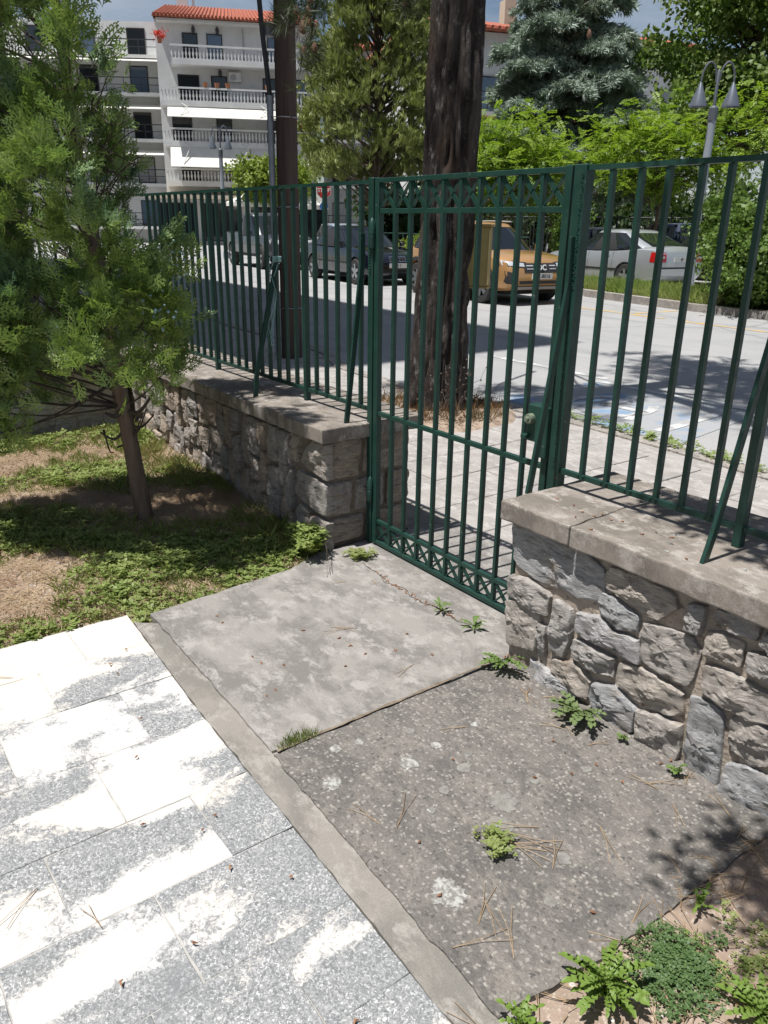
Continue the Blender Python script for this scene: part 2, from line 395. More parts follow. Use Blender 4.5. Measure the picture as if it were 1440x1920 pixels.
# irregular slabs: helper that makes a slab with a ragged outline and gently uneven top
def ragged(poly, amp, step=.02, seed=0.):
    out = []
    n = len(poly)
    for i in range(n):
        a = Vector((*poly[i], 0)); b = Vector((*poly[(i + 1) % n], 0)); L = (b - a).length; t = (b - a) / L; nn = Vector((-t.y, t.x, 0))
        k = max(1, int(L / step))
        for j in range(k):
            p = a + t * (L * j / k); w = amp * fbm(p.x * 14 + seed, p.y * 14, seed, 4) * min(1, j + .4, k - j)
            out.append((p.x + nn.x * w, p.y + nn.y * w))
    return out
# marble slabs
mp_root = MB().box(.02, 9, -7, -1.345, -.034, -.0005).build('marble_paving', mat_grout); tag(mp_root, kind='structure')
cols = [(.03, .29, [-1.27, -1.50, -1.98, -2.4, -2.9]), (.29, .565, [-1.285, -1.67, -2.05, -2.5, -3.0]), (.565, .87, [-1.30, -1.48, -1.86, -2.3, -2.8]), (.87, 1.18, [-1.305, -1.665, -2.02, -2.5, -3]), (1.18, 1.45, [-1.31, -1.49, -1.875, -2.3, -2.8]), (1.45, 1.735, [-1.325, -1.695, -2.04, -2.4, -2.9]), (1.735, 1.97, [-1.335, -1.535, -1.81, -2.2, -2.7]), (1.97, 2.33, [-1.34, -1.7, -2.1, -2.6, -3.1]), (2.33, 2.8, [-1.34, -1.6, -2.0, -2.5, -3]), (2.8, 3.4, [-1.34, -1.8, -2.3, -2.8])]
for x0, x1, yy in cols:
    for a, b in zip(yy[:-1], yy[1:]):
        g = .0009
        ye = lambda x: np.interp(x, [.03, .10, .79, 1.46, 2.45, 3.4], [-1.262, -1.266, -1.302, -1.316, -1.346, -1.37])
        p = [(x0 + g + U(-.002, .002), b + g + U(-.002, .002)), (x1 - g + U(-.002, .002), b + g + U(-.002, .002)), (x1 - g + U(-.002, .002), a - g + U(-.003, .003)), (x0 + g + U(-.002, .002), a - g + U(-.003, .003))]
        if a == yy[0]: p[2] = (x1 - g, ye(x1)); p[3] = (x0 + g, ye(x0))
        z = U(.001, .004)
        me = MB().prism(ragged(p, .0028, .016, seed=x0 * 7 + a * 3), -.03, z, axes='xy').mesh('marble_slab'); bevel_mesh(me, .0016, 1, 70)
        link('marble_slab', me, mat_marble, mp_root)
sA = ragged([(.085, -1.185), (1.148, -1.212), (1.165, -.30), (1.165, .55), (-.06, .55), (-.06, -.30), (.03, -.5)], .006)
o = MB().prism(sA, -.07, .009, axes='xy').build('concrete_slab', mat_slabA); tag(o, kind='structure'); slabA = o
sB = ragged([(1.160, -1.215), (2.155, -1.25), (2.195, -.85), (2.21, -.20), (1.172, -.20)], .008, seed=4.)
o = MB().prism(sB, -.07, .006, axes='xy').build('aggregate_slab', mat_slabB); tag(o, kind='structure'); slabB = o
sC = ragged([(.10, -1.262), (.79, -1.298), (1.46, -1.312), (2.45, -1.342), (2.45, -1.215), (1.75, -1.20), (1.0, -1.17), (.20, -1.15)], .0055, seed=9.)
o = MB().prism(sC, -.06, .000, axes='xy').build('concrete_border', mat_strip); tag(o, kind='structure')
o = MB().prism(ragged([(-7, .27), (7, .27), (7, .545), (1.17, .545), (1.17, .30), (-.065, .30), (-.065, .545), (-7, .545)], .004, .05), -.07, .004, axes='xy').build('wall_footing', mat_strip); tag(o, kind='structure')
# lichen blotches on the aggregate slab
mat_lich = [M('pale_lichen', (.40, .40, .375), (.20, .19, .175), lo=.42, hi=.55, scale=70, bs=120, bstr=.8), M('grey_lichen', (.245, .235, .212), (.165, .155, .14), scale=60, lo=.40, hi=.60, bs=120, bstr=.6)]
for x, y, r, q in [(1.43, -.91, .032, 0), (1.37, -1.14, .036, 0), (1.41, -.79, .02, 0), (1.31, -.81, .02, 1), (1.71, -.8, .048, 1), (1.86, -1.13, .05, 0), (1.54, -.79, .028, 1), (1.77, -.87, .042, 1), (1.25, -1.05, .022, 0), (1.26, -.97, .018, 0), (1.50, -.74, .018, 1), (1.58, -.9, .02, 1), (1.62, -.98, .014, 0), (1.70, -.66, .022, 1), (1.95, -.82, .025, 1), (1.66, -.72, .016, 1), (2.02, -.95, .018, 1), (1.40, -.62, .014, 0), (1.75, -.5, .018, 1)]:
    pts = [(x + r * .8 * (1 + .32 * fbm(math.cos(a) * 1.1 + x * 9, math.sin(a) * 1.1, y * 9, 2) + .28 * fbm(math.cos(a) * 6 + x * 9, math.sin(a) * 6, y * 9, 4)) * math.cos(a), y + r * .8 * (1 + .32 * fbm(math.cos(a) * 1.1 + x * 9, math.sin(a) * 1.1, y * 9, 2) + .28 * fbm(math.cos(a) * 6 + x * 9, math.sin(a) * 6, y * 9, 4)) * math.sin(a)) for a in [2 * math.pi * k / 64 for k in range(64)]]
    MB().prism(pts, .0055, .0078, axes='xy').build('lichen_patch', mat_lich[q], slabB)
# crack that runs across the smooth slab
mat_crack = M('crack_dirt', (.05, .04, .03), (.10, .08, .06), scale=60)
ck = MB()
prev = None
for i in range(70):
    x = .16 + .82 * i / 69; y = -.165 - .05 * math.sin(x * 3) + .02 * fbm(x * 9, 1, 2, 4); w = .0012 + .002 * abs(fbm(x * 20, 5, 1, 3))
    if prev: ck.add([(prev[0], prev[1] - prev[2], .0115), (x, y - w, .0115), (x, y + w, .0115), (prev[0], prev[1] + prev[2], .0115)], [(0, 1, 2, 3)])
    prev = (x, y, w)
ck.build('crack', mat_crack, slabA)
# joint between the slabs
jt = MB(); prev = None
for i in range(60):
    y = -1.2 + .88 * i / 59; x = 1.157 + .004 * fbm(y * 8, 2, 1, 3); w = .005 + .004 * fbm(y * 15, 7, 1, 3)
    if prev: jt.add([(prev[0] - prev[2], prev[1], .0105), (prev[0] + prev[2], prev[1], .0105), (x + w, y, .0105), (x - w, y, .0105)], [(0, 1, 2, 3)])
    prev = (x, y, w)
jt.build('joint_soil', M('joint_soil', (.13, .10, .07), (.24, .19, .14), scale=40, bs=90, bstr=.8), slabA)

# ------------------------------------------------------------------ traffic island with kerb
isl = [(-24, 14.6), (-9.2, 12.45), (-7.5, 12.0), (-6.0, 11.62), (-4.3, 11.5), (4, 10.9), (14, 10.2), (14, 12.4), (-4.0, 13.6), (-6.5, 13.95), (-8.7, 14.15), (-24, 16.2)]
mat_islsoil = M('verge_soil', (.20, .16, .10), (.10, .12, .04), rough=.95, scale=6, bs=40, bstr=.6, bd=.01)
o = MB().prism(isl, -.1, .17, axes='xy').build('verge', mat_islsoil); tag(o, kind='structure')
kb = MB()
for i in range(6):
    a = Vector((*isl[i], 0)); b = Vector((*isl[i + 1], 0)); t = (b - a).normalized(); n = Vector((-t.y, t.x, 0)); L = (b - a).length; m_ = max(1, int(L / .9))
    for j in range(m_):
        p = a + t * (L * j / m_ + .006); q = a + t * (L * (j + 1) / m_ - .006); e = U(-.012, .012); zz = .205 + U(-.015, .012)
        kb.prism([(w.x, w.y) for w in (p - n * (.02 + e), q - n * (.02 + e), q + n * .17, p + n * .17)], -.1, zz, axes='xy')
tag(kb.build('verge_kerb', mat_kerb), kind='structure')

# ------------------------------------------------------------------ rubble walls
def m_stone(name='rubble_stone', k=(1, 1, 1)):
    m, nt, b = mat_new(name); b.inputs['Roughness'].default_value = .85; b.inputs['Specular IOR Level'].default_value = .25
    oi = nt.nodes.new('ShaderNodeObjectInfo')
    base = nt.nodes.new('ShaderNodeValToRGB'); e = base.color_ramp.elements
    e[0].position = 0; e[0].color = (.42, .435, .455, 1); e[1].position = 1; e[1].color = (.53, .475, .425, 1)
    for p, c in ((.3, (.50, .505, .52, 1)), (.55, (.47, .45, .435, 1)), (.78, (.55, .505, .46, 1))):
        q = e.new(p); q.color = c
    nt.links.new(oi.outputs['Random'], base.inputs[0])
    v = pos(nt); vs = pos(nt, (.8, .8, 3.0), (0, .55, 0))
    col = mixc(nt, ramp(nt, noise_n(nt, vs, 16., 8, .68, .6),   .30, .50), (.20, .185, .17), base.outputs[0])
    col = mixc(nt, ramp(nt, noise_n(nt, vs, 34., 6, .7, .8), .56, .70), col, (.68, .66, .64))
    col = mixc(nt, ramp(nt, noise_n(nt, v, 7., 6, .6), .58, .76), col, (.40, .31, .235))
    if k != (1, 1, 1): col = mixc(nt, 1., col, k, 'MULTIPLY')
    nt.links.new(col, b.inputs['Base Color'])
    bump(nt, b, noise_n(nt, vs, 26., 9, .74, 1.3), 1.0, .022); bump(nt, b, noise_n(nt, v, 160., 4, .7), .4, .003)
    return m
mat_stone = m_stone('rubble_stone', (1.0, .975, .945)); mat_stone2 = m_stone('tan_rubble_stone', (.86, .775, .70))
mat_mortar = M('wall_mortar', (.31, .255, .205), (.42, .355, .295), rough=.95, scale=22, bs=70, bstr=.9, bd=.012, c3=(.19, .15, .12), s3=30, l3=.55, h3=.66, detail=8)
def stone_mesh(poly, depth, seed, N=48, base=-.012, grow=1.03):
    """poly (a,z) star-shaped; returns mesh verts in (a, out, z)"""
    cx = sum(p[0] for p in poly) / len(poly); cz = sum(p[1] for p in poly) / len(poly)
    def edge(ang):
        dx, dz = math.cos(ang), math.sin(ang); best = 1e9
        for i in range(len(poly)):
            x1, z1 = poly[i][0] - cx, poly[i][1] - cz; x2, z2 = poly[(i + 1) % len(poly)][0] - cx, poly[(i + 1) % len(poly)][1] - cz
            ex, ez = x2 - x1, z2 - z1; den = dx * ez - dz * ex
            if abs(den) < 1e-9: continue
            t = (x1 * ez - z1 * ex) / den; s = (x1 * dz - z1 * dx) / den
            if t > 0 and -1e-4 <= s <= 1 + 1e-4: best = min(best, t)
        return best if best < 1e8 else .03
    E = [edge(2 * math.pi * k / N) for k in range(N)]
    E2 = [.5 * E[k] + .25 * E[k - 1] + .25 * E[(k + 1) % N] for k in range(N)]
    E = [grow * (.85 * a + .15 * min(a, b * 1.05)) for a, b in zip(E, E2)]
    rings = [(1.0, base), (1.0, .74), (.975, .94), (.90, 1.0), (.80, 1.0), (.71, 1.0), (.62, 1.0), (.53, 1.01), (.44, 1.02), (.35, 1.02), (.25, 1.02), (.13, 1.03)]
    r_ = random.Random(seed); size = max(E)
    planes = [(r_.uniform(-.42, .42), r_.uniform(-.42, .42), r_.uniform(0, .010)) for _ in range(7)] + [(r_.uniform(-.1, .1), r_.uniform(-.1, .1), -.002)]
    V = []; F = []
    def disp(x, z, t):
        f = min(gx * x + gz * z + c for gx, gz, c in planes)
        return max(-.014, f) + .007 * fbm(x * 24 + seed + z * 14, z * 34 - x * 12, seed * 1.7, 5) + .006 * (abs(fbm(x * 60 + z * 40 + seed, z * 80 - x * 30, seed * 2, 4)) - .2)
    for t, h in rings:
        for k in range(N):
            a = 2 * math.pi * k / N; jr = E[k] * t * (1 + (.045 * fbm(math.cos(a) * 3 + seed * 3, math.sin(a) * 3, seed, 3)))
            x = jr * math.cos(a); z = jr * math.sin(a)
            y = h if h < 0 else depth * h + disp(x, z, t) * min(1, h * 1.1)
            V.append((cx + x, y, cz + z))
    V.append((cx, depth * 1.03 + disp(0, 0, 0), cz)); c = len(V) - 1
    for i in range(len(rings) - 1):
        for k in range(N):
            k2 = (k + 1) % N
            F.append((i * N + k, i * N + k2, (i + 1) * N + k2, (i + 1) * N + k))
    b = (len(rings) - 1) * N
    for k in range(N): F.append((b + k, b + (k + 1) % N, c))
    return V, F
def add_stone(poly, depth, seed, parent, off, place, grow=1.02, mat=None):
    V, F = stone_mesh(poly, depth, seed, grow=grow)
    V = [place(*v) for v in V]; V = [(v[0] - off[0], v[1] - off[1], v[2] - off[2]) for v in V]
    mb = MB(); mb.v = V; mb.f = F; mb.mi = [0] * len(F)
    me = mb.mesh('stone', False); me.polygons.foreach_set('use_smooth', [True] * len(me.polygons)); me.set_sharp_from_angle(angle=R_(32))
    return link('stone', me, mat or mat_stone, parent)
def cap_slab(poly, z0, z1, parent, off, name='cap_slab', mat=None):
    me = MB().prism(ragged(poly, .0075, .022, seed=poly[0][0] * 3), z0, z1, axes='xy').mesh(name, False, off)
    bevel_mesh(me, .006, 2, 60)
    return link(name, me, mat or mat_cap, parent)
ZC = .622
# ---- right wall
RW = (1.15, 0, 0)
rw = thing('stone_wall', 'rubble stone wall with grey concrete cap, right of the gate', 'wall', RW)
MB().box(1.165, 5.2, -.232, .25, -.03, .552).build('mortar', mat_mortar, rw, off=RW)
cap_slab([(1.125, -.285), (1.425, -.285), (1.405, .315), (1.125, .315)], .553, ZC, rw, RW)
cap_slab([(1.431, -.285), (3.3, -.287), (3.3, .315), (1.411, .315)], .552, ZC + .001, rw, RW)
cap_slab([(3.306, -.285), (5.25, -.287), (5.25, .315), (3.306, .315)], .553, ZC, rw, RW)
Rm = np.array([[0.59457093, 0.28547481, -0.75165786], [0.80391995, -0.19470359, 0.56196373], [0.014076, -0.93840004, -0.34526399]])
# stone outlines in wall coordinates (x along the wall, z up), metres
RST = [[(1.142, 0.544), (1.293, 0.545), (1.431, 0.545), (1.545, 0.502), (1.557, 0.386), (1.436, 0.375), (1.269, 0.368), (1.171, 0.392)], [(1.147, 0.336), (1.233, 0.358), (1.341, 0.336), (1.341, 0.257), (1.233, 0.258), (1.154, 0.26)], [(1.142, 0.231), (1.204, 0.261), (1.31, 0.248), (1.302, 0.103), (1.167, 0.067)], [(1.304, 0.214), (1.346, 0.217), (1.346, 0.092), (1.31, 0.091)], [(1.364, 0.331), (1.443, 0.32), (1.449, 0.241), (1.431, 0.138), (1.366, 0.141), (1.361, 0.239)], [(1.576, 0.527), (1.69, 0.537), (1.794, 0.521), (1.807, 0.482), (1.756, 0.421), (1.693, 0.427), (1.563, 0.454), (1.554, 0.492)], [(1.547, 0.427), (1.589, 0.431), (1.689, 0.405), (1.69, 0.351), (1.632, 0.339), (1.553, 0.353), (1.54, 0.396)], [(1.464, 0.322), (1.554, 0.346), (1.605, 0.319), (1.696, 0.334), (1.713, 0.245), (1.613, 0.259), (1.503, 0.247), (1.463, 0.263)], [(1.46, 0.224), (1.505, 0.23), (1.629, 0.231), (1.626, 0.165), (1.565, 0.148), (1.472, 0.154), (1.456, 0.184)], [(1.376, 0.107), (1.466, 0.136), (1.546, 0.108), (1.539, 0.035), (1.461, 0.033), (1.377, 0.06)], [(1.705, 0.392), (1.779, 0.405), (1.863, 0.417), (1.9, 0.384), (1.883, 0.257), (1.802, 0.262), (1.718, 0.261), (1.698, 0.341)], [(1.846, 0.517), (1.894, 0.525), (1.896, 0.477), (1.891, 0.437), (1.841, 0.433), (1.84, 0.477)], [(1.926, 0.533), (1.991, 0.543), (2.051, 0.534), (2.046, 0.487), (1.989, 0.488), (1.926, 0.496)], [(1.907, 0.453), (1.946, 0.468), (2.016, 0.467), (2.018, 0.392), (1.974, 0.376), (1.913, 0.378)], [(2.031, 0.447), (2.093, 0.466), (2.159, 0.451), (2.162, 0.382), (2.109, 0.384), (2.035, 0.394)], [(1.915, 0.352), (1.977, 0.365), (2.114, 0.356), (2.128, 0.271), (2.056, 0.249), (1.983, 0.259), (1.922, 0.272)], [(1.641, 0.223), (1.721, 0.242), (1.867, 0.235), (1.876, 0.158), (1.822, 0.135), (1.723, 0.129), (1.645, 0.145)], [(1.558, 0.107), (1.638, 0.134), (1.728, 0.095), (1.725, 0.013), (1.651, -0.009), (1.585, -0.001), (1.553, 0.051)], [(1.731, 0.097), (1.797, 0.12), (1.881, 0.127), (1.888, 0.025), (1.876, -0.027), (1.744, -0.013), (1.731, 0.046)], [(1.893, 0.236), (1.93, 0.243), (1.997, 0.234), (2.019, -0.017), (1.983, -0.027), (1.92, -0.026), (1.901, 0.068)], [(2.018, 0.233), (2.072, 0.258), (2.124, 0.25), (2.141, 0.146), (2.086, 0.117), (2.025, 0.145)], [(2.026, 0.085), (2.092, 0.114), (2.171, 0.114), (2.189, -0.034), (2.114, -0.068), (2.035, -0.034)], [(1.283, 0.061), (1.378, 0.053), (1.505, 0.033), (1.482, 0.005), (1.379, -0.036), (1.279, 0.002)], [(2.122, 0.342), (2.199, 0.349), (2.229, 0.203), (2.144, 0.199)], [(2.066, 0.523), (2.143, 0.53), (2.161, 0.464), (2.087, 0.469), (2.061, 0.492)]]
for i, p in enumerate(RST):
    add_stone(p, .024 + .014 * ((i * 37) % 10) / 10, i * 1.37 + 2, rw, RW, lambda a, y, z: (a, -.235 - y, z))
def fill_cells(x0, x1, z0, z1, seed, wmin=.08, wmax=.19, hsplit=(2, 3), gap=.010):
    """irregular upright rubble between x0..x1"""
    r = random.Random(seed); xs = [x0]
    while xs[-1] < x1 - wmin * .6: xs.append(min(x1, xs[-1] + r.uniform(wmin, wmax)))
    nz = 9
    lines = []
    for i, x in enumerate(xs):
        sl = 0 if i in (0, len(xs) - 1) else r.uniform(-.03, .03)
        lines.append((x, sl))
    def xat(i, z): 
        x, sl = lines[i]; 
        return x + sl * ((z - z0) / (z1 - z0) - .5) + (0 if i in (0, len(xs) - 1) else .012 * math.sin(z * 23 + i * 2.1))
    out = []
    for i in range(len(xs) - 1):
        w = xs[i + 1] - xs[i]; n = r.choice(hsplit) if w < .14 else max(hsplit)
        cuts = [z0]; 
        hs = [r.uniform(.6, 1.5) for _ in range(n)]; tot = sum(hs)
        for h in hs: cuts.append(cuts[-1] + h / tot * (z1 - z0))
        tl = [0] + [r.uniform(-.025, .025) for _ in range(n - 1)] + [0]
        for k in range(n):
            za, zb = cuts[k], cuts[k + 1]; g = gap * .5
            pl = [(xat(i, za) + g, za + g - tl[k] * .5), ((xat(i, za) + xat(i + 1, za)) / 2, za + g * .6), (xat(i + 1, za) - g, za + g + tl[k] * .5), (xat(i + 1, (za + zb) / 2) - g * .7, (za + zb) / 2), (xat(i + 1, zb) - g, zb - g + tl[k + 1] * .5), ((xat(i, zb) + xat(i + 1, zb)) / 2, zb - g * .6), (xat(i, zb) + g, zb - g - tl[k + 1] * .5), (xat(i, (za + zb) / 2) + g * .7, (za + zb) / 2)]
            out.append(pl)
    return out
for i, p in enumerate(fill_cells(2.26, 3.4, -.02, .545, 5, .12, .24)):
    add_stone(p, U(.028, .042), i * 2.1 + 40, rw, RW, lambda a, y, z: (a, -.235 - y, z))
# end face of the right wall (faces the gate)
for i, p in enumerate([[(-.22, .02), (.02, .02), (.02, .2), (-.22, .19)], [(.04, .02), (.24, .02), (.24, .25), (.04, .22)], [(-.22, .22), (-.02, .23), (-.02, .52), (-.22, .53)], [(0, .24), (.24, .27), (.24, .53), (0, .53)]]):
    add_stone(p, .022, i + 70., rw, RW, lambda a, y, z: (1.17 - y, a, z))
# ---- left wall
LW = (-.05, 0, 0)
lw = thing('stone_wall', 'rubble stone wall with concrete cap behind the juniper, left of the gate', 'wall', LW)
MB().box(-2.98, -.085, -.222, .25, -.03, .552).build('mortar', M('dark_mortar', (.17, .135, .105), (.26, .21, .165), rough=.95, scale=22, bs=70, bstr=.9, bd=.012), lw, off=LW)
cap_slab([(-1.24, -.285), (-.03, -.285), (-.03, .315), (-1.24, .315)], .553, ZC, lw, LW)
cap_slab([(-3.0, -.285), (-1.246, -.285), (-1.246, .315), (-3.0, .315)], .552, ZC + .001, lw, LW)
seed = 100.
# quoins at the corner, then upright rubble
quo = [[(-.30, .40), (-.20, .375), (-.05, .36), (-.05, .545), (-.16, .545), (-.24, .49)], [(-.36, .22), (-.24, .19), (-.05, .175), (-.05, .345), (-.20, .355), (-.33, .36)], [(-.20, -.02), (-.05, -.02), (-.05, .155), (-.15, .165), (-.20, .15)], [(-.34, -.02), (-.215, -.02), (-.215, .16), (-.30, .19), (-.345, .15)], [(-.40, .39), (-.32, .385), (-.31, .47), (-.27, .54), (-.40, .54)]]
for p in quo:
    seed += 1.7; add_stone(p, .044, seed, lw, LW, lambda a, y, z: (a, -.222 - y, z), .95, mat_stone2)
for p in fill_cells(-1.75, -.365, -.02, .545, 13, .075, .165, (2, 3)) + fill_cells(-2.62, -1.755, -.02, .545, 31, .09, .19, (2, 3)):
    seed += 1.3
    if max(q[0] for q in p) > -.37 and min(q[1] for q in p) < .37 and p[0][0] > -.42: pass
    add_stone(p, U(.026, .054), seed, lw, LW, lambda a, y, z: (a, -.222 - y, z), .915, mat_stone2)
# end face towards the gate (in shade)
for p in [[(-.25, .36), (-.05, .35), (-.03, .545), (-.25, .545)], [(-.02, .37), (.26, .36), (.26, .545), (-.01, .545)], [(-.25, .175), (-.10, .17), (-.08, .335), (-.25, .345)], [(-.07, .175), (.10, .17), (.10, .35), (-.06, .335)], [(.12, .17), (.26, .18), (.26, .345), (.12, .35)], [(-.25, .03), (-.02, .03), (-.02, .155), (-.25, .155)], [(0, .0), (.26, .0), (.26, .155), (0, .155)]]:
    seed += 1.1; add_stone(p, .030, seed, lw, LW, lambda a, y, z: (-.085 + y, a, z), .97, mat_stone2)
# ---- return wall on the left side of the garden
XW = (-2.8, -.3, 0)
xw = thing('stone_wall', 'low rubble stone wall in the far left corner behind the juniper', 'wall', XW)
MB().box(-2.98, -2.70, -4.6, -.29, -.03, .552).build('mortar', mat_mortar, xw, off=XW)
cap_slab([(-3.0, -4.6), (-2.62, -4.6), (-2.62, -.29), (-3.0, -.29)], .553, ZC - .002, xw, XW)
for p in fill_cells(-3.2, -.30, 0, .545, 77, .1, .2, (2, 3)):
    seed += 1.9; add_stone(p, U(.022, .035), seed, xw, XW, lambda a, y, z: (-2.705 + y, a, z))

# ------------------------------------------------------------------ green ironwork
def m_green():
    m, nt, b = mat_new('green_enamel'); b.inputs['Specular IOR Level'].default_value = .35
    v = pos(nt)
    col = mixc(nt, ramp(nt, noise_n(nt, v, 12., 5), .35, .7), (.0095, .038, .029), (.0145, .053, .040))
    chip = ramp(nt, noise_n(nt, v, 34., 7, .7), .655, .70)
    col = mixc(nt, chip, col, (.13, .16, .13))
    rust = ramp(nt, noise_n(nt, v, 13., 8, .72), .66, .70); col = mixc(nt, rust, col, (.085, .045, .028))
    nt.links.new(col, b.inputs['Base Color'])
    nt.links.new(ramp(nt, noise_n(nt, v, 30., 3), .3, .7, (.38, .38, .38, 1), (.58, .58, .58, 1)), b.inputs['Roughness'])
    bump(nt, b, noise_n(nt, v, 70., 4, .6), .25, .003); bump(nt, b, chip, .3, .001)
    return m
mat_green = m_green()
def mesh_box(name, x0, x1, y0, y1, z0, z1, bev=.0015):
    me = MB().box(x0, x1, y0, y1, z0, z1).mesh(name); bevel_mesh(me, bev); me.materials.append(mat_green); return me
BW, BD = .0155, .021                                        # bar width and depth
ZT = 1.688
bar_f = mesh_box('bar', -BW / 2, BW / 2, -BD / 2, BD / 2, .672, ZT - .016)
post_f = mesh_box('post', -.013, .013, -.015, .015, ZC - .01, ZT - .016)
def weld(parent, pts, off, r=.006):
    mb = MB()
    for p in pts: mb.lathe([(.0005, -r * .6), (r, -r * .2), (r * .8, r * .4), (.0005, r * .7)], (p[0] - off[0], p[1] - off[1], p[2] - off[2]), 6)
    return tag(mb.build('weld', mat_green, parent, True), kind='stuff')
# right fence
RF = (1.1, 0, ZC)
rf = thing('iron_fence', 'green iron bar fence on the wall right of the gate', 'fence', RF)
for k in range(34):
    x = 1.232 + .0985 * k
    if k in (6, 18, 30): link('post', post_f, None, rf, (x - RF[0], 0, -ZC))
    else: link('bar', bar_f, None, rf, (x - RF[0] + U(-.003, .003), U(-.001, .001), -ZC), (0, U(-.003, .003), U(-.04, .04)))
MB().box(1.139, 4.6, -.014, .014, ZT - .015, ZT).build('top_rail', mat_green, rf, off=RF)
MB().box(1.139, 4.6, -.0085, .0085, .672, .690).build('bottom_rail', mat_green, rf, off=RF)
gp = link('gate_post', mesh_box('gate_post', 1.087, 1.137, -.022, .022, .50, ZT + .004, .003), None, rf, (-RF[0], 0, -ZC))
weld(rf, [(1.127 + U(-.004, .004), -.0225, ZT - .02 - .0075 * i + U(-.003, .003)) for i in range(48)] + [(1.118 + U(-.003, .003), -.0225, 1.28 - .009 * i + U(-.003, .003)) for i in range(66)], RF, .0036)
weld(rf, [(1.232 + .0985 * k + q, -.011, .690) for k in range(10) for q in (-.011, .011)], RF, .006)
def brace(parent, off, pts, w=.026, d=.007):
    mb = MB()
    for a, b in zip(pts[:-1], pts[1:]): mb.bar(a, b, w, d, (0, 1, 0))
    me = mb.mesh('brace', False, off); bevel_mesh(me, .0012); return link('brace', me, mat_green, parent)
brace(rf, RF, [(1.835, -.195, ZC - .004), (1.835, -.165, ZC + .09), (1.835, -.018, 1.34)], .012, .026)
brace(rf, RF, [(1.122, -.150, ZC - .004), (1.117, -.030, 1.33), (1.113, -.030, 1.475)], .012, .026)
# left fence
LF = (-.05, 0, ZC)
lf = thing('iron_fence', 'green iron bar fence on the wall left of the gate', 'fence', LF)
for k in range(27):
    x = -.128 - .099 * k
    if k in (5, 16): link('post', post_f, None, lf, (x - LF[0], 0, -ZC))
    else: link('bar', bar_f, None, lf, (x - LF[0] + U(-.003, .003), U(-.001, .001), -ZC), (0, U(-.003, .003), U(-.04, .04)))
MB().box(-2.84, -.052, -.014, .014, ZT - .020, ZT - .005).build('top_rail', mat_green, lf, off=LF)
MB().box(-2.84, -.052, -.0085, .0085, .672, .690).build('bottom_rail', mat_green, lf, off=LF)
link('gate_post', mesh_box('gate_post', -.050, -.014, -.020, .020, .008, ZT + .004, .003), None, lf, (-LF[0], 0, -ZC))
brace(lf, LF, [(-.085, -.112, ZC - .004), (-.082, -.028, 1.34), (-.081, -.028, 1.468)], .012, .026)
brace(lf, LF, [(-.845, -.192, ZC - .004), (-.85, -.178, .735), (-.885, -.020, 1.30), (-.887, -.02, 1.345)], .012, .026)
weld(lf, [(-.128 - .099 * k + q, -.011, .690) for k in range(14) for q in (-.011, .011)], LF, .005)
weld(lf, [(-.0325 + .003 * math.sin(i), -.0215, 1.49 - .012 * i) for i in range(16)], LF, .006)
# return fence along the far left wall
XF = (-2.84, -.3, ZC)
xf = thing('iron_fence', 'green iron fence in the far left corner behind the juniper', 'fence', XF)
for k in range(30):
    y = -.12 - .099 * k
    link('post' if k % 10 == 8 else 'bar', post_f if k % 10 == 8 else bar_f, None, xf, (0, y - XF[1], -ZC), (0, 0, math.pi / 2))
MB().box(-2.852, -2.828, -3.2, -.02, ZT - .02, ZT - .005).build('top_rail', mat_green, xf, off=XF)
MB().box(-2.8475, -2.8325, -3.2, -.02, .672, .690).build('bottom_rail', mat_green, xf, off=XF)

# ------------------------------------------------------------------ the gate
G = (-.01, 0, .015)
gt = thing('iron_gate', 'green iron gate with rows of crossed bars at top and bottom', 'gate', G)
gx0, gx1 = -.009, 1.074
link('stile', mesh_box('stile', gx0, gx0 + .030, -.015, .015, .018, ZT + .002, .002), None, gt, (-G[0], 0, -G[2]))
link('stile', mesh_box('stile', gx1 - .030, gx1, -.015, .015, .018, ZT + .004, .002), None, gt, (-G[0], 0, -G[2]))
gb = mesh_box('bar', -BW / 2, BW / 2, -BD / 2, BD / 2, .035, ZT - .015)
bx = [gx0 + .030 + (gx1 - gx0 - .060) * k / 10 for k in range(11)]
for k in range(1, 10): link('bar', gb, None, gt, (bx[k] - G[0], 0, -G[2]))
for nm, z0, z1, d in (('top_rail', ZT - .018, ZT, .013), ('rail', 1.548, 1.568, .0088), ('middle_rail', .664, .684, .0092), ('rail', .125, .145, .0088), ('bottom_rail', .018, .038, .013)):
    link(nm, mesh_box(nm, gx0 + .030, gx1 - .030, -d, d, z0, z1), None, gt, (-G[0], 0, -G[2]))
for z0, z1 in ((1.568, ZT - .018), (.038, .125)):
    for k in range(10):
        a, b = bx[k] + (BW / 2 if k else 0), bx[k + 1] - (BW / 2 if k < 9 else 0)
        for s, w, d, y in ((0, .0045, .018, -.001), (1, .014, .0045, .0)):
            p, q = ((a, y, z1), (b, y, z0)) if s == 0 else ((a, y, z0), (b, y, z1))
            m_ = MB().bar((p[0] - G[0], p[1], p[2] - G[2]), (q[0] - G[0], q[1], q[2] - G[2]), d if s == 0 else .006, .005 if s == 0 else .0125, (0, 1, 0))
            m_.build('cross_bar', mat_green, gt)
for z in (1.46, .29):
    hb = MB().lathe([(.0005, -.055), (.013, -.055), (.0145, -.05), (.0145, -.002), (.012, 0), (.0145, .003), (.0145, .05), (.010, .058), (.006, .068), (.0005, .072)], (-.012 - G[0], -.024, z - G[2]), 12)
    hb.build('hinge', mat_green, gt, True)
link('lock_box', bevel_mesh(MB().box(.978 - G[0], 1.043 - G[0], -.030, .024, .765 - G[2], .900 - G[2]).mesh('lock_box'), .003), mat_green, gt)
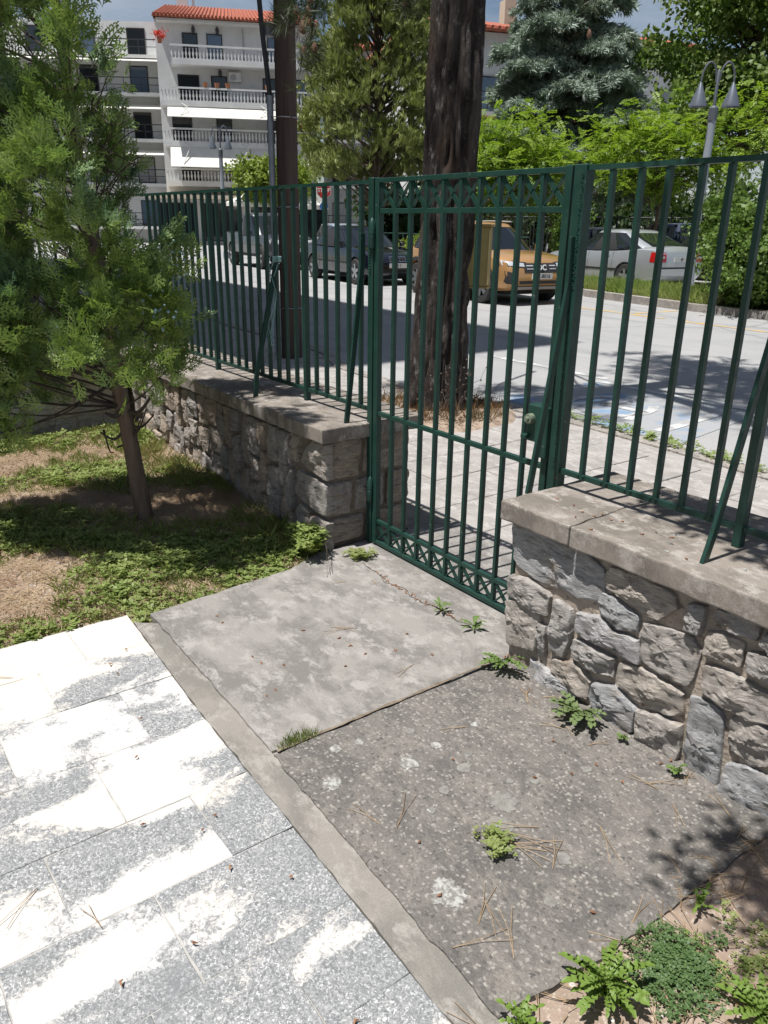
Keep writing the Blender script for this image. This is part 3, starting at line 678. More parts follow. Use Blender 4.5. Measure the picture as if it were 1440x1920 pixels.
lk = MB().lathe([(.0005, -.062), (.007, -.062), (.009, -.058), (.0095, -.052), (.017, -.052), (.019, -.045), (.019, -.030), (.0005, -.030)], (1.0 - G[0], 0, .850 - G[2]), 18, 'Y').build('lock_cylinder', M('worn_brass', (.30, .33, .24), (.12, .17, .13), rough=.4, metal=.4, scale=60), gt, True)
link('latch', bevel_mesh(MB().box(.970 - G[0], .995 - G[0], -.052, -.0305, .775 - G[2], .790 - G[2]).mesh('latch'), .002), mat_green, gt)
link('strike_plate', bevel_mesh(MB().box(1.048 - G[0], 1.084 - G[0], -.040, -.016, .715 - G[2], .905 - G[2]).mesh('strike_plate'), .010, 3), mat_green, gt)
# pale twine knotted round the brace of the left fence
tw = MB()
for q in range(3):
    pts = []
    for i in range(22):
        t = i / 21; z = 1.32 - .42 * t; pts.append((-.892 + .02 * math.sin(t * 9 + q * 2) + .012 * q, -.02 - .012 * q - .03 * t + .012 * math.cos(t * 11 + q), z + .03 * math.sin(q + t * 4)))
    tw.tube(pts, .0022, 5)
for q in range(5):
    tw.tube([(-.885 + .022 * math.cos(a), -.012 + .022 * math.sin(a), 1.315 + .006 * q) for a in [k * math.pi / 5 for k in range(11)]], .0022, 5)
tag(tw.build('twine', M('pale_blue_twine', (.30, .50, .50), (.2, .36, .36), scale=50)), 'loose pale blue twine tied to the leaning brace of the left fence', 'twine')

# ================================================================== vegetation
def frames(D, roll):
    """orthonormal frames (n,3,3) with columns side, normal, D"""
    D = D / np.linalg.norm(D, axis=1, keepdims=True)
    up = np.tile(np.array([0., 0., 1.]), (len(D), 1)); par = np.abs(D[:, 2]) > .95; up[par] = (1, 0, 0)
    s = np.cross(D, up); s /= np.linalg.norm(s, axis=1, keepdims=True); n = np.cross(s, D)
    c, q = np.cos(roll)[:, None], np.sin(roll)[:, None]
    s2 = s * c + n * q; n2 = -s * q + n * c
    return np.stack([s2, n2, D], axis=2)
def instances(protos, pick, Fr, P, sc):
    """merge copies of small prototype meshes (V,F quads)"""
    Vs, Fs, off = [], [], 0
    for k, (pv_, pf_) in enumerate(protos):
        idx = np.where(pick == k)[0]
        if len(idx) == 0: continue
        V = np.einsum('nij,vj->nvi', Fr[idx] * sc[idx][:, None, None], pv_) + P[idx][:, None, :]
        F = (pf_[None] + (np.arange(len(idx)) * len(pv_))[:, None, None] + off)
        Vs.append(V.reshape(-1, 3)); Fs.append(F.reshape(-1, 4)); off += len(idx) * len(pv_)
    return np.concatenate(Vs), np.concatenate(Fs)
def proto_from(segs):
    """segs: (base3, dir3, normal3, length, width) -> rhombus quads"""
    V, F = [], []
    for b, d, n, L, w in segs:
        b = np.array(b, float); d = np.array(d, float); d /= np.linalg.norm(d); n = np.array(n, float)
        s = np.cross(d, n); ns = np.linalg.norm(s); s = s / ns if ns > 1e-6 else np.array([1., 0, 0])
        k = len(V); V += [b, b + d * L * .42 + s * w / 2, b + d * L, b + d * L * .42 - s * w / 2]; F.append((k, k + 1, k + 2, k + 3))
    return np.array(V), np.array(F)
def foliage(name, VF, mat, parent=None, off=None):
    V, F = VF
    if off is not None: V = V - np.array(off)
    return link(name, np_mesh(name, V, F), mat, parent)
def pr_thuja(seed, L=.15):
    r = random.Random(seed); S_ = [((0, 0, 0), (0, 0, 1), (0, 1, 0), L, .010)]
    for i in range(10):
        t = .08 + .085 * i; sd_ = 1 if i % 2 else -1; a = R_(r.uniform(30, 48)) * sd_; l = L * .52 * (1 - .55 * t) * r.uniform(.8, 1.15)
        b = np.array((0, 0, L * t)); d = np.array((math.sin(a), r.uniform(-.18, .18), math.cos(a)))
        S_.append((b, d, (0, 1, .1), l, .0098))
        for j in range(4):
            tt = .25 + .19 * j; a2 = a + R_(r.uniform(28, 45)) * (1 if j % 2 else -1); bb = b + d * l * tt
            S_.append((bb, (math.sin(a2), r.uniform(-.25, .25), math.cos(a2)), (0, 1, 0), l * .42 * (1.1 - .5 * tt), .0088))
    return proto_from(S_)
def pr_tuft(seed, n=12, L=.2, w=.02, spread=.9):
    r = random.Random(seed); S_ = []
    for i in range(n):
        a = r.uniform(0, 6.283); q = spread * math.sqrt(r.uniform(.02, 1)); d = (q * math.cos(a), q * math.sin(a), 1)
        S_.append(((r.uniform(-.15, .15) * L, r.uniform(-.15, .15) * L, r.uniform(-.3, .2) * L), d, (math.sin(a), -math.cos(a), .3), L * r.uniform(.7, 1.1), w))
    return proto_from(S_)
def pr_pinnate(seed, L=.3, n=7, lw=.05, ll=.1):
    r = random.Random(seed); S_ = []
    for i in range(n):
        t = .12 + .8 * i / (n - 1); z = -.22 * t * t * L
        for sgn in (-1, 1):
            S_.append(((0, z, L * t), (sgn * .9, r.uniform(-.35, .05), r.uniform(.25, .5)), (0, 1, .1), ll * (1.05 - .35 * abs(t - .45)) * r.uniform(.8, 1.15), lw))
    S_.append(((0, -.22 * L, L), (0, -.3, 1), (0, 1, 0), ll, lw))
    return proto_from(S_)
def pr_leaves(seed, n=6, R=.12, L=.1, w=.07):
    r = random.Random(seed); S_ = []
    for i in range(n):
        d = np.array((r.gauss(0, 1), r.gauss(0, 1), r.gauss(.2, .8))); d /= np.linalg.norm(d)
        S_.append((d * R * r.uniform(0, .8), d + np.array((r.uniform(-.5, .5), r.uniform(-.5, .5), r.uniform(-.8, .1))), (r.uniform(-.5, .5), r.uniform(-.5, .5), 1), L * r.uniform(.7, 1.2), w * r.uniform(.8, 1.2)))
    return proto_from(S_)
rg = np.random.default_rng(11)
def unit(n):
    d = rg.normal(size=(n, 3)); return d / np.linalg.norm(d, axis=1, keepdims=True)
mat_bark = M('grey_brown_bark', (.10, .072, .052), (.17, .13, .10), rough=.95, scale=18, stretch=(1, 1, .25), bs=30, bstr=.9, bd=.02)
mat_twig = M('dark_twig', (.055, .040, .030), (.09, .07, .055), rough=.9, scale=20)

# ------------------------------------------------------------------ the thuja-like juniper in the garden
JB = np.array((-.91, -.84, soil_h(-.91, -.84) - .02)); RV = np.array((.5946, .8039, 0)); DV = np.array((-.8039, .5946, 0))
def jl(r, d, z): return JB + RV * r + DV * d + np.array((0, 0, z))
jt_ = thing('juniper_tree', 'leafy green juniper with pale blue berries in front of the left wall', 'tree', tuple(JB))
jtr = [(0, 0, -.05), (0, 0, .05), (-.02, 0, .34), (-.054, .01, .61), (-.086, .0, .96), (-.11, .02, 1.33), (-.14, .0, 1.7), (-.16, .03, 2.2), (-.18, .02, 2.8), (-.19, .02, 3.4)]
jr_ = [.060, .048, .041, .039, .040, .034, .028, .022, .014, .006]
def smooth_path(pts, k=6):
    out = []; P = [Vector(p) for p in pts]
    for i in range(len(P) - 1):
        p0, p1, p2, p3 = P[max(0, i - 1)], P[i], P[i + 1], P[min(len(P) - 1, i + 2)]
        for j in range(k):
            t = j / k; out.append(.5 * ((2 * p1) + (-p0 + p2) * t + (2 * p0 - 5 * p1 + 4 * p2 - p3) * t * t + (-p0 + 3 * p1 - 3 * p2 + p3) * t ** 3))
    out.append(P[-1]); return out
def interp_path(pts, vals, z): return np.interp(z, [p[2] for p in pts], vals)
pl_ = [Vector(tuple(jl(*p))) for p in jtr]; sp = smooth_path(pl_); rr = np.interp(np.linspace(0, len(jr_) - 1, len(sp)), range(len(jr_)), jr_)
mb = MB().tube(sp, list(rr), 14)
mb.v = [tuple(Vector(v) + (Vector(v) - Vector((JB[0], JB[1], v[2]))).normalized() * .006 * fbm(v[0] * 40, v[1] * 40, v[2] * 6, 3)) for v in mb.v]
mb.build('trunk', M('juniper_bark', (.125, .082, .06), (.20, .145, .11), rough=.95, scale=30, stretch=(1, 1, .15), bs=45, bstr=.9, bd=.012), jt_, True, off=JB)
sil = [(25, -380), (300, -380), (335, -150), (343, 60), (348, 300), (338, 400), (395, 450), (418, 560), (402, 630), (340, 672), (240, 620), (140, 660), (110, 740), (40, 820), (-70, 830), (-160, 600), (-160, -200)]
sil = [((x - 270) / 408, (985 - y) / 402) for x, y in sil]
def inside(p, poly):
    c = False; n = len(poly)
    for i in range(n):
        a, b = poly[i], poly[i - 1]
        if (a[1] > p[1]) != (b[1] > p[1]) and p[0] < (b[0] - a[0]) * (p[1] - a[1]) / (b[1] - a[1]) + a[0]: c = not c
    return c
jr2 = random.Random(21); clumps = []
holes = [((200 - 270) / 408, (985 - 145) / 402, .07), ((135 - 270) / 408, (985 - 80) / 402, .05), ((200 - 270) / 408, (985 - 350) / 402, .07), ((330 - 270) / 408, (985 - 230) / 402, .15), ((330 - 270) / 408, (985 - 330) / 402, .10), ((300 - 270) / 408, (985 - 440) / 402, .09), ((190 - 270) / 408, (985 - 250) / 402, .10), ((175 - 270) / 408, (985 - 650) / 402, .08), ((270 - 270) / 408, (985 - 640) / 402, .10)]
tries = 0
while len(clumps) < 250 and tries < 12000:
    tries += 1
    r = jr2.uniform(-1.05, .37); z = jr2.uniform(.24, 3.4)
    if not inside((r, z), sil): continue
    if any(math.hypot(r - h[0], z - h[1]) < h[2] for h in holes) and jr2.random() < .9: continue
    ax = interp_path(jtr, [p[0] for p in jtr], z) - .05; hw = .56 if z > .7 else .45
    u = max(-1, min(1, (r - ax) / (hw + .2))); dm = .50 * math.sqrt(max(.05, 1 - u * u))
    d = jr2.choice((-1, -1, 1)) * dm * math.sqrt(jr2.uniform(.25, 1)) - .17 - (.10 if r > 0 else 0)
    if z < .62 and d > .1 and r > -.2: continue
    if any((r - c[0]) ** 2 + (d - c[1]) ** 2 + (z - c[2]) ** 2 < .085 ** 2 for c in clumps): continue
    clumps.append((r, d, z))
P_, D_ = [], []; bt = MB()
for (r, d, z) in clumps:
    ax = float(interp_path(jtr, [p[0] for p in jtr], z)); zs = max(.62, z - .28 - .2 * abs(r - ax)) if z > .7 else min(.75, z + .22)
    a0 = jl(float(interp_path(jtr, [p[0] for p in jtr], zs)), 0, zs); e = jl(r, d, z); mid = (a0 + e) / 2 + np.array((jr2.uniform(-.04, .04), jr2.uniform(-.04, .04), -.04))
    if jr2.random() < (.45 if z > .95 else .12): bt.tube(smooth_path([a0, mid, e], 4), list(np.linspace(.007, .002, 9)), 5, cap=False)
    out = e - jl(ax, 0, z); out = out / (np.linalg.norm(out) + 1e-6)
    n = jr2.randint(21, 33)
    for q in range(n):
        o3 = np.array((jr2.gauss(0, .047), jr2.gauss(0, .047), jr2.gauss(0, .055)))
        P_.append(e + o3 - out * .03); dd = out * .55 + np.array((0, 0, .75 if z > .6 else .15)) + np.array((jr2.gauss(0, .5), jr2.gauss(0, .5), jr2.gauss(0, .35)))
        D_.append(dd)
# bare twigs on the sparse side and low on the trunk
for q in range(26):
    z0 = jr2.uniform(1.3, 2.0); a0 = jl(-.05, 0, z0); e = jl(jr2.uniform(.0, .22), jr2.uniform(-.3, .1), z0 + jr2.uniform(-.15, .25))
    bt.tube(smooth_path([a0, (a0 + e) / 2 + np.array((jr2.uniform(-.06, .06), jr2.uniform(-.06, .06), jr2.uniform(-.12, .08))), e], 5), list(np.linspace(.0035, .001, 11)), 4, cap=False)
for r0, z0, r1, d1, z1, w in [(-.05, .60, .12, -.05, .70, .014), (-.05, .55, .10, 0, .58, .010), (-.04, .48, .08, -.05, .62, .008), (-.04, .52, -.16, -.05, .50, .010), (-.16, .50, -.10, -.06, .40, .006), (-.1, .41, .06, -.03, .60, .006), (-.03, .66, -.12, -.06, .60, .02), (-.04, .35, -.10, -.03, .18, .005), (-.04, .45, .05, -.04, .36, .004)]:
    a0 = jl(r0, 0, z0); e = jl(r1, d1, z1); bt.tube(smooth_path([a0, a0 * .5 + e * .5 + np.array((0, 0, -.05)), e], 6), list(np.linspace(w, w * .4, 13)), 6, cap=False)
bt.build('branches', mat_twig, jt_, True, off=JB)
P_ = np.array(P_); D_ = np.array(D_); n = len(P_)
Fr = frames(D_, rg.uniform(0, 6.28, n))
mat_jun = leaf_mat('juniper_scales', (.120, .195, .044), (.290, .375, .105), (.100, .178, .098), trans=.27, patch=2.5)
foliage('foliage', instances([pr_thuja(k) for k in range(4)], rg.integers(0, 4, n), Fr, P_, rg.uniform(.5, .95, n)), mat_jun, jt_, JB)
bm_ = MB()
for (r, d, z) in clumps[::5]:
    if d > -.02: continue
    e = jl(r, d - .02, z)
    for q in range(jr2.randint(8, 22)):
        s = jr2.uniform(.0045, .0075); c = e + RV * jr2.gauss(0, .035) - DV * jr2.uniform(.02, .09) + np.array((0, 0, jr2.gauss(.0, .045)))
        bm_.lathe([(.0003, -s), (s * .75, -s * .6), (s, 0), (s * .75, s * .6), (.0003, s)], tuple(c), 6)
tag(bm_.build('berries', M('juniper_berry', (.22, .36, .40), (.34, .48, .52), rough=.6, scale=60), jt_, True, off=JB), kind='stuff')

# ------------------------------------------------------------------ the big pine at the kerb
PB = np.array((-2.15, 2.2, 0))
pt = thing('pine_tree', 'thick dark pine trunk standing just outside the gate', 'tree', tuple(PB))
def m_pinebark():
    m, nt, b = mat_new('black_pine_bark'); b.inputs['Roughness'].default_value = .95; b.inputs['Specular IOR Level'].default_value = .15
    v = pos(nt, (1, 1, .28))
    col = mixc(nt, ramp(nt, noise_n(nt, v, 9., 7, .65, .6), .38, .66), (.033, .027, .025), (.110, .094, .085))
    col = mixc(nt, ramp(nt, noise_n(nt, pos(nt, (1, 1, .45)), 16., 7, .72), .56, .64), col, (.20, .18, .168))
    col = mixc(nt, ramp(nt, noise_n(nt, v, 5., 3), .56, .70), col, (.085, .058, .044))
    nt.links.new(col, b.inputs['Base Color']); bump(nt, b, noise_n(nt, v, 30., 8, .74, 1.0), 1.0, .05)
    return m
mat_pbark = m_pinebark()
NT, NZ = 84, 230
V = []
for j in range(NZ):
    z = -.05 + 5.6 * (j / (NZ - 1)); c = PB + np.array((.03 * z - .004 * z * z, .012 * z, 0)); r0 = .225 * (1 - .03 * z) + .075 * math.exp(-max(0, z) / .35)
    for k in range(NT):
        a = 2 * math.pi * k / NT; x, y = math.cos(a), math.sin(a)
        dist, _ = mnoise.voronoi(Vector((x * 1.9 + .3 * fbm(x * 2, y * 2, z, 2), y * 1.9, z * .85 + .35 * fbm(x * 3, y * 3, z * 1.5, 3))))
        e = min(1, (dist[1] - dist[0]) / .22); pl = e * e * (3 - 2 * e)
        r = r0 - .050 + .050 * pl + .022 * fbm(x * 2, y * 2, z * 1.1, 4) + .006 * fbm(x * 9, y * 9, z * 6, 3)
        V.append((c[0] + r * x - PB[0], c[1] + r * y - PB[1], z))
F = [(j * NT + k, j * NT + (k + 1) % NT, (j + 1) * NT + (k + 1) % NT, (j + 1) * NT + k) for j in range(NZ - 1) for k in range(NT)]
link('trunk', np_mesh('trunk', np.array(V), np.array(F), True), mat_pbark, pt)
top0 = PB + np.array((.03 * 5.5 - .004 * 30, .066, 5.5))
MB().tube([top0, PB + np.array((.1, .15, 9)), PB + np.array((.2, .3, 14.5))], [.185, .13, .03], 12).build('upper_trunk', mat_pbark, pt, True, off=PB)
# crown high above the picture: whorls of limbs with needle tufts
def pr_needles(seed, n=34, L=.13, w=.0042):
    r = random.Random(seed); S_ = []
    for i in range(n):
        a = r.uniform(0, 6.283); q = r.uniform(.25, 1.1); z = r.uniform(-.07, .03)
        S_.append(((0, 0, z), (q * math.cos(a), q * math.sin(a), r.uniform(.5, 1)), (math.sin(a), -math.cos(a), 0), L * r.uniform(.8, 1.1), w))
    return proto_from(S_)
mat_needle = leaf_mat('pine_needles', (.030, .050, .018), (.065, .085, .030), trans=.15)
pr3 = random.Random(5); P_, D_ = [], []; lim = MB()
for q in range(40):
    z0 = pr3.uniform(6.2, 13.5); a = pr3.uniform(0, 6.283); L = (3.3 - .17 * (z0 - 6)) * pr3.uniform(.6, 1.1)
    dx, dy = math.cos(a), math.sin(a); s0 = PB + np.array((.02 * z0, .02 * z0, z0)); dirv = np.array((dx + .48, dy * .9 + .12, .12))
    e = s0 + dirv * L; lim.tube(smooth_path([s0, (s0 + e) / 2 + np.array((0, 0, -.12)), e], 4), list(np.linspace(.05, .012, 9)), 5, cap=False)
    for t in range(int(30 * L / 2)):
        u = pr3.uniform(.25, 1.05); w = .75 * (u - .1)
        P_.append(s0 + (e - s0) * u + np.array((pr3.uniform(-w, w) * .7, pr3.uniform(-w, w) * .7, pr3.uniform(-.1, .22)))); D_.append((dx * .6 + pr3.uniform(-.5, .5), dy * .6 + pr3.uniform(-.5, .5), .8))
lim.build('limbs', mat_pbark, pt, True, off=PB)
P_ = np.array(P_); D_ = np.array(D_); n = len(P_)
foliage('crown', instances([pr_tuft(k, 16, .30, .028, 1.0) for k in range(3)], rg.integers(0, 3, n), frames(D_, rg.uniform(0, 6, n)), P_, rg.uniform(.8, 1.25, n)), mat_needle, pt, PB)
# low twigs with cones that hang into the top of the picture
CAMP = np.array((2.906, -2.119, 1.5))
P_, D_ = [], []; tb = MB(); cones = MB()
def hang(start, pts, ntuft, sp_):
    tb.tube(smooth_path([start] + pts, 5), list(np.linspace(.022, .005, 5 * len(pts) + 1)), 6, cap=False)
    path = smooth_path(pts, 8)
    for q in range(ntuft):
        p = np.array(path[pr3.randrange(len(path))]); P_.append(p + np.array([pr3.gauss(0, sp_ * 1.3) for _ in range(3)])); D_.append((pr3.gauss(0, .7), pr3.gauss(0, .7), pr3.gauss(-.1, .6)))
hang((-3.7, 2.33, 4.59), [(-3.38, 2.06, 3.73), (-3.29, 1.78, 3.23), (-3.19, 1.65, 2.94), (-3.13, 1.56, 2.66)], 64, .05)
hang((-3.7, 2.33, 4.59), [(-3.57, 1.77, 3.69), (-3.38, 1.58, 3.25), (-3.35, 1.5, 3.05)], 44, .05)
hang((-3.26, 2.93, 4.6), [(-2.94, 2.43, 3.67), (-2.74, 2.28, 3.28), (-2.69, 2.25, 3.13)], 34, .05)
hang((-3.05, 3.21, 4.61), [(-2.21, 3.11, 3.76), (-1.81, 3.01, 3.32), (-1.63, 3.09, 3.06)], 40, .05)
hang((-3.05, 3.21, 4.61), [(-2.32, 2.93, 3.72), (-2.03, 2.91, 3.35), (-1.92, 2.93, 3.14)], 18, .05)
for p, s in [((-3.2, 1.63, 3.08), 1.5), ((-3.19, 1.57, 2.96), 1.6), ((-3.09, 1.61, 2.81), 1.3), ((-3.18, 1.57, 2.8), 1.2), ((-3.26, 1.55, 3.08), 1.2), ((-2.67, 2.18, 3.13), 1.4), ((-1.81, 2.9, 3.13), 1.2), ((-1.56, 3.06, 2.86), 1.0), ((-3.17, 1.63, 3.17), 1.5)]:
    s *= .62; cones.lathe([(.002, -.05 * s), (.022 * s, -.04 * s), (.032 * s, -.01 * s), (.026 * s, .02 * s), (.012 * s, .045 * s), (.001, .055 * s)], p, 9)
tb.build('low_branches', mat_pbark, pt, True, off=PB)
tag(cones.build('cones', M('pine_cone', (.13, .065, .038), (.22, .12, .075), scale=40, bs=60, bstr=.9, bd=.02), pt, True, off=PB), kind='stuff')
P_ = np.array(P_); D_ = np.array(D_); n = len(P_)
foliage('low_needles', instances([pr_needles(k) for k in range(4)], rg.integers(0, 4, n), frames(D_, rg.uniform(0, 6, n)), P_, rg.uniform(.8, 1.2, n)), mat_needle, pt, PB)

# ------------------------------------------------------------------ trees across the street
def trunk_of(parent, base, H, r, seed, lean=(0, 0), mat=mat_bark):
    q = random.Random(seed); pts = [(lean[0] * t + q.uniform(-.1, .1) * t, lean[1] * t + q.uniform(-.1, .1) * t, H * t - .05) for t in (0, .2, .4, .6, .8, 1)]
    pts[0] = (0, 0, -.05)
    return MB().tube(smooth_path(pts, 3), list(np.linspace(r, r * .25, 16)), 10).build('trunk', mat, parent, True)
def conifer(name, label, base, H, zlow, rlow, nb, seed, mat, protos, droop, dens, spread, group=None, tiltup=.9, prof=1.0, cat='tree'):
    q = random.Random(seed); t = thing(name, label, cat, base, 0, group); trunk_of(t, base, H, .03 * H * .55 + .05, seed)
    P, D = [], []; lb = MB()
    for i in range(nb):
        f = (i + q.random()) / nb; z0 = zlow + (H - zlow) * f; L = rlow * (1 - f) ** prof * q.uniform(.72, 1.12) + .25
        a = i * 2.399 + q.uniform(-.3, .3); dx, dy = math.cos(a), math.sin(a)
        rise = droop[0] * L; end = np.array((dx * L, dy * L, z0 + rise - droop[1] * L * L / rlow)); s0 = np.array((0, 0, z0)); mid = (s0 + end) / 2 + np.array((0, 0, .18 * L * (droop[0] > 0 or .5)))
        pth = smooth_path([s0, mid, end], 5); lb.tube(pth, list(np.linspace(.05 + .01 * L, .01, len(pth))), 5, cap=False)
        m_ = int(dens * L * (.5 + L / rlow))
        for k in range(m_):
            u = q.uniform(.22, 1.0) ** .75; p = np.array(pth[min(len(pth) - 1, int(u * (len(pth) - 1)))]); w = spread * L * .42 * (1.05 - .5 * u) * (1 if u < .95 else .5)
            lat = q.uniform(-w, w); p = p + np.array((-dy * lat, dx * lat, -abs(lat) * droop[2] + q.gauss(0, .06))) + np.array((dx, dy, 0)) * q.uniform(-.15, .2)
            P.append(p); D.append((dx * .6 - dy * lat * .5 / max(w, .1) + q.gauss(0, .3), dy * .6 + dx * lat * .5 / max(w, .1) + q.gauss(0, .3), tiltup + q.gauss(0, .25)))
    lb.build('branches', mat_bark, t, True)
    P = np.array(P); D = np.array(D); n = len(P)
    foliage('crown', instances(protos, rg.integers(0, len(protos), n), frames(D, rg.uniform(0, 6.28, n)), P, rg.uniform(.75, 1.25, n)), mat, t)
    return t
mat_pine2 = leaf_mat('olive_pine_needles', (.19, .22, .075), (.36, .395, .15), (.24, .28, .10), trans=.3, patch=.8)
mat_cedar = leaf_mat('blue_cedar_needles', (.195, .250, .205), (.345, .415, .345), (.24, .29, .24), trans=.1, patch=.6)
conifer('cedar_tree', 'blue grey cedar with drooping tiers, left of the nearer street lamp', (-18.6, 21.9, .05), 11.2, 3.2, 3.7, 54, 8, mat_cedar, [pr_tuft(40 + k, 12, .24, .035, 1.3) for k in range(4)], (.16, .30, .42), 150, 1.25, tiltup=-.25, prof=.62)
def broadleaf(name, label, base, H, zlow, rad, ncl, per, seed, mat, protos, flat=.3, group=None, trunk=.09, clr=.42, cat='tree', hollow=.45, prof=None):
    q = random.Random(seed); t = thing(name, label, cat, base, 0, group)
    lb = MB(); P, D = [], []
    zc = (H + zlow) / 2; hz = (H - zlow) / 2
    if trunk: trunk_of(t, base, zc + .2 * hz, trunk, seed, (q.uniform(-.2, .2), q.uniform(-.2, .2)))
    for i in range(ncl):
        d = np.array((q.gauss(0, 1), q.gauss(0, 1), q.gauss(0, 1))); d /= np.linalg.norm(d); rr_ = (hollow + (1 - hollow) * q.random()) * q.uniform(.8, 1.12)
        c = np.array((d[0] * rad * rr_, d[1] * rad * rr_, zc + d[2] * hz * rr_))
        if prof:
            f_ = q.random(); a_ = q.uniform(0, 6.283); k_ = rad * np.interp(f_, [p[0] for p in prof], [p[1] for p in prof]) * math.sqrt(q.uniform(.12, 1)); d = np.array((math.cos(a_), math.sin(a_), .2)); c = np.array((k_ * d[0], k_ * d[1], zlow + (H - zlow) * f_))
        s0 = np.array((0, 0, max(.2, min(zc, c[2] - .25 * hz - .3))))
        lb.tube(smooth_path([s0, (s0 + c) / 2 + np.array((0, 0, -.08)), c], 3), list(np.linspace(max(.008, trunk * .3), .004, 7)), 4, cap=False)
        for k in range(per):
            o3 = np.array((q.gauss(0, clr), q.gauss(0, clr), q.gauss(0, clr * .55))); P.append(c + o3)
            D.append((d[0] * .5 + q.gauss(0, .7), d[1] * .5 + q.gauss(0, .7), flat + q.gauss(0, .35)))
    lb.build('branches', mat_bark, t, True)
    P = np.array(P); P[:, 2] = np.maximum(P[:, 2], .06); D = np.array(D); n = len(P)
    foliage('crown', instances(protos, rg.integers(0, len(protos), n), frames(D, rg.uniform(-.6, .6, n)), P, rg.uniform(.7, 1.2, n)), mat, t)
    return t
broadleaf('pine_tree', 'olive green pine across the street, right of the wooden pole', (-22.55, 16.35, .05), 12.5, 3.2, 2.9, 200, 52, 3, mat_pine2, [pr_tuft(k, 12, .27, .040, .55) for k in range(4)], 1.5, None, .17, .33, 'tree', .25, [(0, .82), (.12, 1.0), (.4, .86), (.6, .58), (.8, .40), (1, .12)])
mat_locust = leaf_mat('yellow_green_leaflets', (.155, .245, .026), (.320, .420, .062), (.13, .225, .03), trans=.45, patch=.9)
pp = [pr_pinnate(k, .34, 6, .058, .115) for k in range(4)]
g_ = 'light green trees across the street'
broadleaf('locust_tree', 'light green tree behind the parked orange car, right of the pine trunk', (-15.2, 15.6, .05), 4.6, 2.0, 2.2, 46, 46, 1, mat_locust, pp, .05, g_)
broadleaf('locust_tree', 'light green tree just behind the silver sedan', (-13.4, 20.6, .05), 4.9, 2.0, 2.3, 48, 46, 2, mat_locust, pp, .05, g_)
broadleaf('locust_tree', 'tall light green tree at the right edge, behind the nearer street lamp', (-7.6, 20.9, .05), 6.8, 1.9, 2.7, 60, 46, 4, mat_locust, pp, .05, g_)
mat_broad = leaf_mat('mid_green_leaves', (.105, .175, .035), (.210, .300, .075), (.22, .26, .09), trans=.4, patch=.5)
broadleaf('broadleaf_tree', 'tall mid green tree filling the top right corner', (-14.2, 26.2, .05), 11.6, 3.4, 4.0, 92, 70, 6, mat_broad, [pr_leaves(k, 7, .22, .19, .14) for k in range(4)], .2, None, .16, .55)
mat_bush = leaf_mat('bush_leaves', (.075, .145, .026), (.175, .260, .060), (.12, .19, .04), trans=.35, patch=1.6)
broadleaf('round_bush', 'dense rounded green bush on the verge at the right edge', (-4.6, 12.75, .17), 1.95, .0, 1.35, 120, 60, 9, mat_bush, [pr_leaves(20 + k, 9, .12, .085, .055) for k in range(4)], .4, None, .05, .19, 'bush', .62)
broadleaf('slender_shrub', 'airy light green shrub left of the dense bush on the verge', (-6.3, 13.4, .17), 2.3, .4, .55, 26, 30, 10, mat_bush, [pr_leaves(30 + k, 7, .12, .09, .06) for k in range(3)], .4, None, .03, .2, 'bush', .3)
broadleaf('ivy_tree', 'small ivy covered stem behind the orange car', (-13.0, 16.2, .05), 2.6, .3, .42, 22, 40, 12, mat_bush, [pr_leaves(30 + k, 7, .12, .10, .07) for k in range(3)], .3, None, .07, .16, 'shrub', .3)
mat_lime = leaf_mat('lime_leaves', (.15, .21, .03), (.26, .33, .06), trans=.4)
g_ = 'small lime green trees before the apartment block'
broadleaf('street_tree', 'small lime green tree before the white apartment block, left of the pole', (-39.4, 20.6, .05), 5.2, 2.3, 1.25, 26, 30, 15, mat_lime, [pr_leaves(k, 7, .22, .22, .16) for k in range(3)], .3, g_, .08, .4)
broadleaf('street_tree', 'small lime green tree between the wooden pole and the stop sign', (-38.9, 21.9, .05), 5.0, 2.2, .95, 22, 30, 16, mat_lime, [pr_leaves(k, 7, .22, .22, .16) for k in range(3)], .3, g_, .08, .4)
broadleaf('yellow_shrub', 'low yellow green shrub behind the black sedan', (-17.5, 14.3, .05), 1.3, .1, .8, 20, 26, 17, mat_lime, [pr_leaves(k, 6, .14, .12, .08) for k in range(3)], .3, None, .04, .2, 'shrub', .3)
mat_dark = leaf_mat('dark_hedge_leaves', (.022, .045, .014), (.05, .085, .022), trans=.25)
g_ = 'dark hedge plants at the back of the square'
for i, (x, y, a_) in enumerate([(-24.6, 19.9, 'left of the pine trunk'), (-24.5, 28.0, 'behind the orange car'), (-21.5, 30.0, 'below the cedar'), (-18.0, 32.5, 'above the roof of the silver sedan'), (-13.8, 35.0, 'right of the silver sedan'), (-9.0, 37.5, 'at the right edge')]):
    broadleaf('hedge_plant', 'dark hedge at the back of the square, ' + a_, (x, y, .05), 3.1, .1, 2.6, 40, 26, 50 + i, mat_dark, [pr_leaves(k, 7, .3, .30, .2) for k in range(3)], .3, g_, .06, .5, 'hedge', .3)

